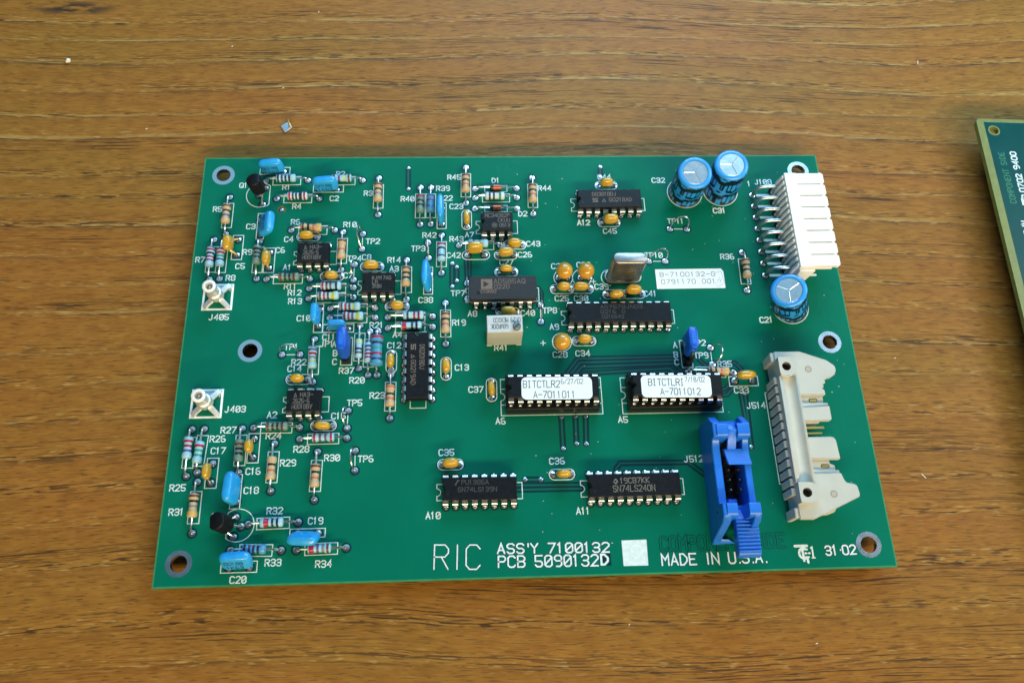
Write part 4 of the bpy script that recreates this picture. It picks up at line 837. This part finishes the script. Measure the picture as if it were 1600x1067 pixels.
# ---------------------------------------------------------------- test point loops
TPL = dict(TP10=(1.0, 2.0, 4.2), TP11=(.9, 2.2, 3.6), TP9=(2.4, .9, 3.2), TP1=(-1.0, 1.8, 3.0), TP2=(-1.2, 2.6, 3.4), TP3=(-.2, 1.2, 2.8), TP4=(-.5, 1.2, 3.4), TP5=(-.9, 1.0, 3.4), TP6=(-.8, .9, 3.0), TP7=(-.1, 1.6, 3.6), TP8=(.3, 1.4, 3.2))
for nm, p1, p2 in TP:
    lx, ly, hh = TPL[nm]; a, b = Vector((*p1, 0)), Vector((*p2, 0)); m2 = (a + b) / 2; d = (b - a)
    pts = [(a.x - m2.x, a.y - m2.y, -2.4)]
    for i in range(13):
        th = math.pi * i / 12; c_, s_ = -math.cos(th), math.sin(th) ** .8
        q = d * .5 * c_ * (1 + .12 * s_); pts.append((q.x + lx * s_, q.y + ly * s_, hh * s_ + .1))
    pts.append((b.x - m2.x, b.y - m2.y, -2.4))
    link('test_point_loop', MB().tube(pts, .2, 7).mesh('test_point_loop', [M['lead']]), board, bl(m2.x, m2.y), label=f'bent wire loop at test point {nm}')
    pad(p1); pad(p2)
    u = d.normalized(); outline([(p1[0] + u.x * 1.3, p1[1] + u.y * 1.3), (p2[0] - u.x * 1.3, p2[1] - u.y * 1.3)], False, .24)

# ---------------------------------------------------------------- pin headers with pull-off jumper caps
for nm, cx, cy, pc, tilt, hd, lab in (('JP1', 45.65, 62.65, -0.1, (-.02, -.05), 1.32, 'blue jumper cap left of the three slim resistors'), ('JP2', 141.55, 60.2, 1.1, (0, -.02), 1.25, 'blue jumper cap beside the letters A and B, marked JP2')):
    mb = MB()
    for k in range(3): y = (k - 1) * 2.54; mb.loft([[(x, yy + y, z) for x, yy in ((-1.25, -.7), (-.7, -1.26), (.7, -1.26), (1.25, -.7), (1.25, .7), (.7, 1.26), (-.7, 1.26), (-1.25, .7))] for z in (.1, 2.6)])
    o = link('pin_header', mb.mesh('pin_header', [M['socket']]), board, bl(cx, cy, 0), label=f'black three-pin header {nm} under its jumper cap')
    for k in range(3): link('pin', MB().box(-.32, .32, -.32, .32, 2.5, 7.2 if k == 0 else 6.0).mesh('header_pin', [M['gilt']]), o, (0, (k - 1) * 2.54, 0))
    e = empty('jumper_cap', (cx, cy + pc, ZT + 2.7), (tilt[1], tilt[0], 0)); tag(e, lab, 'jumper cap', 'blue jumper caps on three-pin headers')
    h = 7.0
    ring = lambda sx, sy, z: [(x * sx, y * sy * hd, z) for x, y in ((-1, -.72), (-.55, -1), (.55, -1), (1, -.72), (1, .72), (.55, 1), (-.55, 1), (-1, .72))]
    mb = MB().loft([ring(1.3, 2.5, 0), ring(1.45, 2.6, .4), ring(1.45, 2.6, 3.6), ring(1.3, 2.5, h - .25), ring(1.15, 2.38, h)])
    link('shell', mb.mesh('jumper_shell', [M['cobalt']], .08), e)
    link('window', MB().box(-.55, .55, -1.9, 1.7, h - .05, h + .05).mesh('jumper_window', [M['royal']], .02), e)
    link('grip_rib', MB().box(-.75, .75, -.25, .1, h, h + .18).mesh('jumper_rib', [M['royal']], .04), e)
    rect(cx - 1.55, cx + 1.55, cy - 4.1, cy + 4.1)
outline([(141.0, 54.4), (141.6, 55.2), (142.2, 54.4)])

# ---------------------------------------------------------------- white right-angle power connector J108
jx, jy = 174.8, 82.5
con = link('power_connector', MB().box(0, 3.0, 0, 31.4, 0, 8.7).mesh('power_connector', [M['white']], .2), board, bl(jx, jy, 0), label='white eight-way connector overhanging the back right corner, marked J108')
seg = MB().prism([(0, .03), (3.5, .03), (3.7, .22), (10.4, .22), (10.55, .03), (11.15, .03), (11.5, .42), (11.75, .55), (11.75, 3.4), (11.5, 3.52), (11.15, 3.91), (10.55, 3.91), (10.4, 3.72), (3.7, 3.72), (3.5, 3.91), (0, 3.91)], 8.72, 10.0).mesh('housing_segment', [M['white']], .1)
for k in range(8): link('housing_segment', seg, con, (0, k * 3.925, 0))
link('under_shelf', MB().box(3.02, 10.8, 1.2, 30.2, 5.6, 6.6).mesh('under_shelf', [M['white']], .1), con)
rib = MB().loft([[(-1.15, -.5, .3), (0.02, -.5, .3), (0.02, .5, .3), (-1.15, .5, .3)], [(-1.15, -.5, 6.5), (.02, -.5, 6.5), (.02, .5, 6.5), (-1.15, .5, 6.5)], [(-.5, -.45, 9.4), (.02, -.45, 9.4), (.02, .45, 9.4), (-.5, .45, 9.4)]]).mesh('wall_rib', [M['white']], .12)
for k in range(16): link('wall_rib', rib, con, (0, .98 + k * 1.9625, 0))
gus = MB().loft([[(.1, y, 0), (3.4, y, 0), (4.6, y, 8.7), (.1, y, 8.7)] for y in (-.9, -.02)]).mesh('end_gusset', [M['white']], .1)
link('end_gusset', gus, con)
pinp = [(jx - 174.8 + .1, 0, 5.0), (-3.8, 0, 5.0), (-5.4, 0, 4.7), (-6.3, 0, 3.9), (-6.7, 0, 2.6), (-6.75, 0, 0), (-6.75, 0, -5.2)]
pin_me = MB().tube(pinp, .56, 8).mesh('square_pin', [M['pin']], smooth=50)
for k in range(8):
    y = 84.75 + k * 3.935
    link('bent_pin', pin_me, con, (0, y - jy, 0)); pad((168.05, y), PADD)
    silk.ribbon([(169.6, y - .05), (174.6 if k else 183.2, y - .05)], .85, .046)
    link('foot_clip', MB().box(-1.6, -.6, -.35, .35, .1, 3.0).mesh('foot_clip', [M['hole_dark']], .05) if k == 0 else bpy.data.meshes['foot_clip'], con, (0, y - jy + 1.2, 0))

# ---------------------------------------------------------------- blue ejector header J512
bx, by = 142.45, 6.8
hd = empty('ejector_header', bl(bx, by, 0)); hd.parent = board; hd['label'] = 'blue upright header with two ejector latches, marked J512'
def yz_wall(x0, x1, prof):            # a wall given by its y-z outline
    return MB().loft([[(x, y, z) for y, z in prof] for x in (x0, x1)])
L = 31.6
profL = [(0, 0), (L - .2, 0), (L, 1.5), (L, 9.9), (L - 2.4, 13.4), (L - 6.2, 13.4), (L - 6.4, 11.2), (L - 8.6, 10.4), (L - 14.5, 10.4), (8.9, 10.4), (8.4, 13.4), (5.3, 13.6), (3.6, 11.6), (1.0, 2.2)]
link('side_wall', yz_wall(0, 2.1, profL).mesh('side_wall', [M['royal']], .22), hd, label='left side wall of the blue header')
link('side_wall', yz_wall(7.9, 9.7, profL).mesh('side_wall_far', [M['royal']], .22), hd)
for x0, x1, y0, y1 in ((1.0, 3.7, 4.9, 8.4), (6.6, 9.55, 4.9, 8.4), (.9, 3.8, L - 6.4, L - 2.6), (6.3, 9.5, L - 6.4, L - 2.6)):
    r = .9
    link('latch_post', yz_wall(x0 - .02, x1 + .02, [(y0, 3), (y1, 3)] + arc(y1 - .5, 13.35, .5, 0, 90, 3) + arc(y0 + 1.3, 12.55, 1.3, 90, 180, 6)).mesh('latch_post', [M['royal']], .1), hd)
link('end_wall', MB().box(1.5, 8.3, L - 2.6, L - .8, 0, 9.0).mesh('back_end_wall', [M['royal']], .2), hd)
link('end_wall', MB().loft([[(1.5, 7.2, 0), (8.3, 7.2, 0), (8.3, 9.0, 0), (1.5, 9.0, 0)], [(1.5, 7.2, 6.5), (8.3, 7.2, 6.5), (8.3, 9.0, 6.5), (1.5, 9.0, 6.5)]]).mesh('front_end_wall', [M['royal']], .2), hd)
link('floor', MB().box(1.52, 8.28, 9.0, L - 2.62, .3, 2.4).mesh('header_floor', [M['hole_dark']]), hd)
link('front_foot', MB().loft([[(0, .05, 0), (6.2, .3, 0), (5.2, 1.2, 0), (1.52, 1.4, 0)], [(.4, .4, 1.0), (5.2, .5, 1.0), (4.2, 1.2, 1.4), (1.52, 1.4, 1.6)]]).mesh('front_foot', [M['royal']], .1), hd)
pm = MB().loft([[(-.32, -.32, -4), (.32, -.32, -4), (.32, .32, -4), (-.32, .32, -4)], [(-.32, -.32, 7.6), (.32, -.32, 7.6), (.32, .32, 7.6), (-.32, .32, 7.6)], [(-.15, -.15, 8.1), (.15, -.15, 8.1), (.15, .15, 8.1), (-.15, .15, 8.1)]]).mesh('header_post', [M['gilt']])
for i in range(5):
    for j in range(2): link('pin', pm, hd, (4.4 + j * 2.54, 12.8 + i * 2.54, 0))
# rear latch, shut over the cavity; front latch, swung out
link('latch', MB().loft([[(3.9, y, z), (6.2, y, z), (6.2, y2, z2), (3.9, y2, z2)] for y, z, y2, z2 in ((L - 2.2, 3.0, L - .9, 3.0), (L - 3.4, 12.2, L - 2.2, 12.4), (L - 5.0, 12.6, L - 4.6, 13.6), (L - 9.2, 9.4, L - 8.8, 10.8))]).mesh('rear_latch_arm', [M['royal']], .12), hd, label='rear latch folded shut over the pins')
lt = [o for o in hd.children if o.name.startswith('latch') and 'post' not in o.name][0]
link('latch_hook', MB().loft([[(3.0, L - 8.6, 9.2), (9.3, L - 8.6, 9.2), (9.3, L - 8.6, 10.2), (3.0, L - 8.6, 10.2)], [(3.6, L - 12.7, 10.2), (9.8, L - 12.7, 10.2), (9.8, L - 13.1, 11.3), (3.6, L - 13.1, 11.3)]]).mesh('latch_hook', [M['royal']], .15), hd)
mb = MB().loft([[(4.3, 8.2, 4.2), (8.9, 8.2, 4.2), (8.9, 9.0, 5.6), (4.3, 9.0, 5.6)], [(4.2, 4.6, 6.6), (9.9, 4.6, 6.6), (9.9, 5.2, 8.9), (4.2, 5.2, 8.9)], [(4.2, -3.6, 5.4), (9.95, -3.6, 5.4), (9.95, -3.4, 8.4), (4.2, -3.4, 8.4)], [(4.2, -4.2, 5.8), (9.95, -4.2, 5.8), (9.95, -4.2, 7.6), (4.2, -4.2, 7.6)]])
fl = link('latch', mb.mesh('front_latch', [M['royal']], .12), hd, label='front latch swung open with a ribbed thumb pad')
# sub-ribs of the thumb pad belong to the header part itself (three levels only)
rb = MB().loft([[(-2.8, -.32, 0), (2.8, -.32, 0), (2.8, .32, 0), (-2.8, .32, 0)], [(-2.8, -.1, .42), (2.8, -.1, .42), (2.8, .12, .42), (-2.8, .12, .42)]]).mesh('thumb_rib', [M['royal']], .05)
for k in range(9): link('thumb_rib', rb, hd, (7.07, 4.5 - k * .92, 8.88 - k * .055))
link('pivot_hole', MB().lathe([(.45, -.03), (.4, .02)], 12, mx=Matrix.Rotation(-math.pi / 2, 4, 'Y')).mesh('pivot_hole', [M['hole_dark']]), hd, (0, 6.9, 8.6))
link('key_block', MB().box(3.4, 6.0, 9.02, 10.6, 2.4, 7.0).mesh('key_block', [M['cobalt']], .3), hd)

# ---------------------------------------------------------------- beige right-angle header J514
hx = empty('ribbon_header', bl(163.4, 12.0, 0)); hx.parent = board; hx['label'] = 'pale beige right-angle header with two flanges, marked J514'
o0 = (163.4, 12.0)
def P_(*pts): return [(x - o0[0], y - o0[1]) for x, y in pts]
link('lower_body', MB().prism(P_((164.2, 12.8), (174, 13.6), (176.6, 17.5), (176.2, 24.4), (176.2, 25.9), (175.0, 26.4), (174.8, 33.6), (170.0, 33.6), (170.0, 37.6), (174.2, 37.6), (174.6, 42.2), (176.2, 42.6), (176.3, 46), (176.4, 51.8), (173.5, 56.4), (164.2, 57.0)), .8, 5.6).mesh('lower_body', [M['beige']], .15), hx)
link('flange', MB().prism(P_((164.1, 49.7), (168.8, 49.7), (168.8, 45.2), (176.6, 45.0), (176.55, 46.5), (175.9, 46.9), (176.7, 47.5), (176.2, 47.9), (177.3, 48.6), (176.9, 49.2), (178.0, 49.9), (178.9, 50.0), (180.2, 50.9), (180.75, 52.2), (180.6, 53.4), (178.6, 55.1), (171.4, 57.8), (164.1, 57.8)), 5.62, 7.0).mesh('rear_flange', [M['beige']], .2, seg=2), hx, label='rear flange with a chipped corner')
link('flange', MB().prism(P_((164.1, 11.8), (167.9, 11.7), (180.8, 17.2), (180.9, 18.2), (180.6, 20.2), (179.8, 20.6), (178.0, 21.0), (177.5, 21.6), (176.9, 23.6), (168.8, 23.5), (168.8, 21.4), (164.1, 21.4)), 5.62, 7.0).mesh('front_flange', [M['beige']], .2, seg=2), hx)
link('tab', MB().prism(P_((168.9, 37.8), (176.7, 37.8), (177.1, 38.3), (177.1, 42.0), (168.9, 41.5)), 5.62, 7.0).mesh('narrow_tab', [M['beige']], .2, seg=2), hx)
link('tab', MB().prism(P_((168.9, 27.4), (176.5, 27.2), (177.5, 27.2), (177.2, 32.6), (176.4, 33.4), (168.9, 33.4)), 5.62, 7.0).mesh('wide_tab', [M['beige']], .25, seg=2), hx)
link('ledge', MB().prism(P_((168.9, 41.4), (177.0, 42.2), (177.0, 42.9), (171.0, 42.9), (169.5, 43.2)), 5.6, 6.4).mesh('slot_ledge', [M['beige']], .1), hx)
link('ledge', MB().prism(P_((168.9, 23.4), (176.8, 23.5), (176.8, 24.4), (171.0, 24.5), (169.5, 25.0)), 5.6, 6.4).mesh('slot_ledge_front', [M['beige']], .1), hx)
ridge = [(163.7, 6.98), (163.7, 9.0), (164.5, 9.1), (164.9, 8.7), (165.5, 8.0), (166.3, 7.7), (167.2, 7.8), (167.9, 8.3), (168.3, 8.9), (168.9, 9.0), (169.2, 6.98)]
link('grooved_ridge', MB().loft([[(x - o0[0], y - o0[1], z) for x, z in ridge] for y in (20.8, 49.9)]).mesh('grooved_ridge', [M['beige']], .1), hx)
for y0, nm in ((52.5, 'rear'), (18.1, 'front')):
    nb_ = P_((163.9, y0 - 2.6), (167.4, y0 - 2.7), (169.6, y0), (167.6, y0 + 2.6), (163.9, y0 + 2.6)); cx, cy = 165.9 - o0[0], y0 - .1 - o0[1]
    mb = MB(); n = 20; hol = arc(cx, cy, 1.22, 0, 360, n)[:-1]
    # boss with an open bore: outer wall, top face as a strip between outline and bore, bore wall
    out = []
    for hxp, hyp in hol:
        dx, dy = hxp - cx, hyp - cy; best = 99
        for (ax_, ay_), (bx_, by_) in zip(nb_, nb_[1:] + nb_[:1]):
            ex, ey = bx_ - ax_, by_ - ay_; det = dx * -ey + ex * dy
            if abs(det) < 1e-9: continue
            t_ = ((ax_ - cx) * -ey + ex * (ay_ - cy)) / det; u_ = (dx * (ay_ - cy) - dy * (ax_ - cx)) / det
            if t_ > 0 and -1e-6 <= u_ <= 1 + 1e-6: best = min(best, t_)
        out.append((cx + dx * best, cy + dy * best))
    mb.loft([[(x, y, 6.9) for x, y in out], [(x, y, 9.9) for x, y in out], [(x, y, 9.9) for x, y in hol]], 0, cap0=False, cap1=False)
    mb.loft([[(x, y, 9.9) for x, y in hol], [(x, y, 7.1) for x, y in hol]], 1, cap0=False, cap1=True)
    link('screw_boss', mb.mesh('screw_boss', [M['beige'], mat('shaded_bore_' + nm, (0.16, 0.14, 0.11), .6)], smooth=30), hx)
    link('flange_hole', MB().lathe([(.95, 7.015), (.7, 7.03), (.2, 7.03)], 20, mis=[1, 0], cap0=False).mesh('flange_hole', [mat('hole_floor_' + nm, (0.40, 0.38, 0.31), .6), mat('shaded_hole_rim_' + nm, (0.25, 0.235, 0.19), .6)], smooth=0), hx, (173.0 - o0[0] if nm == 'rear' else 175.0 - o0[0] - 1.0, (52.5 if nm == 'rear' else 18.0) - o0[1], 0))  # flat disc; the hole's shade is put into the rim colour
tooth = MB().loft([[(-.5, -.95, z0), (.6, -.95, z0), (.6, .95, z0 + dz), (-.5, .95, z0 + dz)] for z0, dz in ((.3, 0), (2.6, .3), (5.6, .5), (6.9, 0))]).mesh('comb_tooth', [M['beige']], .15)
for k in range(13): link('comb_tooth', tooth, hx, (.1, 6.9 + k * 2.54, 0))
link('back_wall', MB().box(.72, 1.6, .6, 45.0, .3, 6.98).mesh('header_wall', [M['beige']], .1), hx)
for yy in (1.4, 44.2): link('end_block', MB().box(-.3, 1.0, yy - 1.2, yy + 1.4, .1, 6.6).mesh('end_block', [M['beige']], .2), hx)
gp = MB().box(0, 5.2, -.32, .32, 0, .64).mesh('gold_pin', [M['gilt']], .08)
for y, x, z in ((36.4, 170.2, 4.6), (35.2, 170.0, 3.2)): link('gold_pin', gp, hx, (x - o0[0], y - o0[1], z))
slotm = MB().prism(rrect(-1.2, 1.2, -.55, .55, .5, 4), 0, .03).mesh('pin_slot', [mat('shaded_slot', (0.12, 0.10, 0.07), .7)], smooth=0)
gps = MB().box(-.95, .85, -.36, .0, 0, .1).mesh('gold_pin_short', [M['gilt']], .03)
for y, x in ((43.9, 173.4), (25.7, 173.6)):
    link('pin_slot', slotm, hx, (x - o0[0], y - o0[1], 5.61)); link('gold_pin', gps, hx, (x - o0[0], y - o0[1] + .3, 5.65)); link('gold_pin', gps, hx, (x - o0[0], y - o0[1] - .1, 5.65))
for a, b in ((42.9, 44.7), (24.6, 26.6)):
    pass
for k in range(10): link('solder_tail', MB().box(-.25, .25, -.25, .25, -6.0, .4).mesh('solder_tail', [M['lead']]) if k == 0 else bpy.data.meshes['solder_tail'], hx, (1.0, 11.8 + k * 2.54, 0))
outline([(163.9, 48.2), (162.5, 48.2), (162.7, 22.4), (163.9, 22.4)], False)

# the remaining solder tails under the board carry it
tail = MB().lathe([(.5, -1.6), (.3, -3.0), (.25, -6.0)], 8).mesh('underside_tail', [M['lead']])
for x, y in ((10, 10), (10, 110), (100, 18), (100, 105), (60, 60), (150, 55), (180, 15)): link('underside_tail', tail, board, bl(x, y, 0))

link('silkscreen_lettering', silk.mesh('silkscreen_lettering', [M['silk']], smooth=0), board, bl(0, 0), label='white printed part markings all over the board')
link('silkscreen_outline', outl.mesh('silkscreen_outline', [M['silk']], smooth=0), board, bl(0, 0, .01), label='white printed outlines round the parts')
mb = MB()
for k in range(110):
    x, y = random.uniform(95, 188), random.uniform(4, 122); a = random.uniform(0, 6); l_ = random.choice((.12, .15, .2, .35)); mb.box(x, x + l_, y, y + .12, .03, .1)
fx = MB().disc(0, 0, 0, 1.2, .025, 16)
for k in range(16): fx.v[k] = (fx.v[k][0] * (1 + .25 * math.sin(k * 2.3)), fx.v[k][1] * (1 + .2 * math.cos(k * 1.7)), fx.v[k][2])
link('flux_stain', fx.mesh('flux_stain', [M['flux']], smooth=0), board, bl(24.4, 108.6), label='small brown flux stain between Q1 and C3'); pad((24.4, 108.4), VIA)
du = link('dust', mb.mesh('board_dust', [M['crumb']], smooth=0), board, bl(0, 0)); du['kind'] = 'stuff'

# ---------------------------------------------------------------- second board at the right edge
Z2 = ZT + 3.0
b2 = empty('partial_circuit_board', (244.0, 138.6, 0)); tag(b2, 'dark teal circuit board with yellow edge, cut off by the right edge', 'circuit board')
ang2 = math.radians(-92.4)
ex = Vector((math.cos(ang2), math.sin(ang2))); ey = Vector((-ex.y, ex.x))     # along the left edge (down), and across to the right
def b2p(u, v): return (ex.x * u + ey.x * v, ex.y * u + ey.y * v)
out2 = [b2p(u, v) for u, v in [(150, 0), (150, 90), (0, 90)] + [(1.4 - 1.4 * math.cos(math.radians(t)) if False else 1.4 * (1 - math.sin(math.radians(t))), 1.4 * (1 - math.cos(math.radians(t)))) for t in (90, 60, 30, 0)]]
hole2 = b2p(4.5, 5.1)
me = holed_plate(out2, [hole2], 1.45, Z2 - 1.6, Z2)
me.materials.clear(); me.materials.append(M['lam2']); me.polygons.foreach_set('use_smooth', [False] * len(me.polygons))
link('board_plate', me, b2)
mk = [b2p(u, v) for u, v in ((150, 2.35), (150, 88), (1.35, 88), (1.35, 2.35))]
me = holed_plate(mk, [hole2], 1.95, Z2 + .01, Z2 + .05); me.materials.clear(); me.materials.append(M['mask2']); me.polygons.foreach_set('use_smooth', [False] * len(me.polygons))
link('solder_mask', me, b2)
link('hole_ring', MB().disc(hole2[0], hole2[1], 1.45, 1.9, Z2 + .03, 24).mesh('hole_ring', [M['lam2']], smooth=0), b2)
def b2text(s, u, v, h, wd, k, m_, width):
    mb = MB(); p = b2p(u, v); text(mb, s, p, h, k, Z2 + .08, width=width, ang=ang2 + math.pi, zero='o')
    link('printed_lettering', mb.mesh('second_board_lettering', [M[m_]], smooth=0), b2, label=('green' if m_ == 'green2' else 'white') + ' lettering reading ' + s)
b2text('COMPONENT SIDE', 31.4, 6.4, 1.75, 0, .26, 'green2', 18.6)
b2text('0702 9400', 27.2, 10.2, 1.75, 0, .42, 'silk', 14.6)
b2text('2', 29.6, 10.2, 1.5, 0, .42, 'silk', 1.2)
b2text('TCE', 31.9, 10.3, 1.9, 0, .5, 'silk', 2.2)
b2text('MADE IN', 46.4, 8.4, 1.9, 0, .44, 'silk', 8.6)
for u, v in ((20, 20), (20, 70), (120, 20), (120, 70)):
    p = b2p(u, v); link('standoff', MB().lathe([(1.5, 0), (1.5, Z2 - 1.6)], 12).mesh('standoff', [M['lead']]), b2, (p[0], p[1], 0))

# ---------------------------------------------------------------- bits lying on the table
me = bpy.data.meshes.new('white_crumb'); bm = bmesh.new(); bmesh.ops.create_icosphere(bm, subdivisions=2, radius=.85 * S)
for v in bm.verts: v.co *= 1 + .35 * (math.sin(v.co.x * 4100 + 1) * math.cos(v.co.y * 3700)); v.co.z *= .8
bm.to_mesh(me); bm.free(); me.materials.append(M['crumb'])
o = link('crumb', me, None, (-50.2, 168.84, .65)); tag(o, 'tiny white crumb lying on the wood at the far left', 'crumb')
cl = empty('metal_clipping', (22.3, 142.4, 0), (0, 0, 0)); tag(cl, 'small cut square of shiny metal with a brass prong, behind the circuit board', 'metal scrap')
q = [(-1.8, .5), (-.3, -2.1), (2.0, -.1), (.4, 2.0)]
link('plate', MB().loft([[(x, y, .25 + .06 * x + z) for x, y in q] for z in (0, .3)]).mesh('clipping_plate', [M['alu']], .06), cl)
link('prong', MB().tube([(1.3, .2, .5), (1.0, .9, 1.4), (.7, 1.6, 2.8)], [.5, .4, .3], 7).mesh('clipping_prong', [M['brass']]), cl)
for k, (x, y, l_) in enumerate(((205.5, 25.5, 1.6), (190, 4.5, .5), (236, 168, 1.4), (-22, 142, .7), (2, 175, .6), (168, -18, .6), (205, 60, .5), (120, -12, .5), (30, 190, .5), (20, 158, .5))):
    a = (-.9, .2, 1.4, .4, .9, .3, .1, .8, 1.2, .5)[k]; c_, s_ = math.cos(a), math.sin(a)
    if k == 0: fk = MB()
    fk.box(0, l_, 0, .18, .01, .1, mx=Matrix.Translation((x, y, 0)) @ Matrix.Rotation(a, 4, 'Z'))
d2 = link('dust', fk.mesh('table_dust', [M['crumb']], smooth=0)); d2['kind'] = 'stuff'; d2['label'] = 'scattered pale dust flecks on the tabletop'
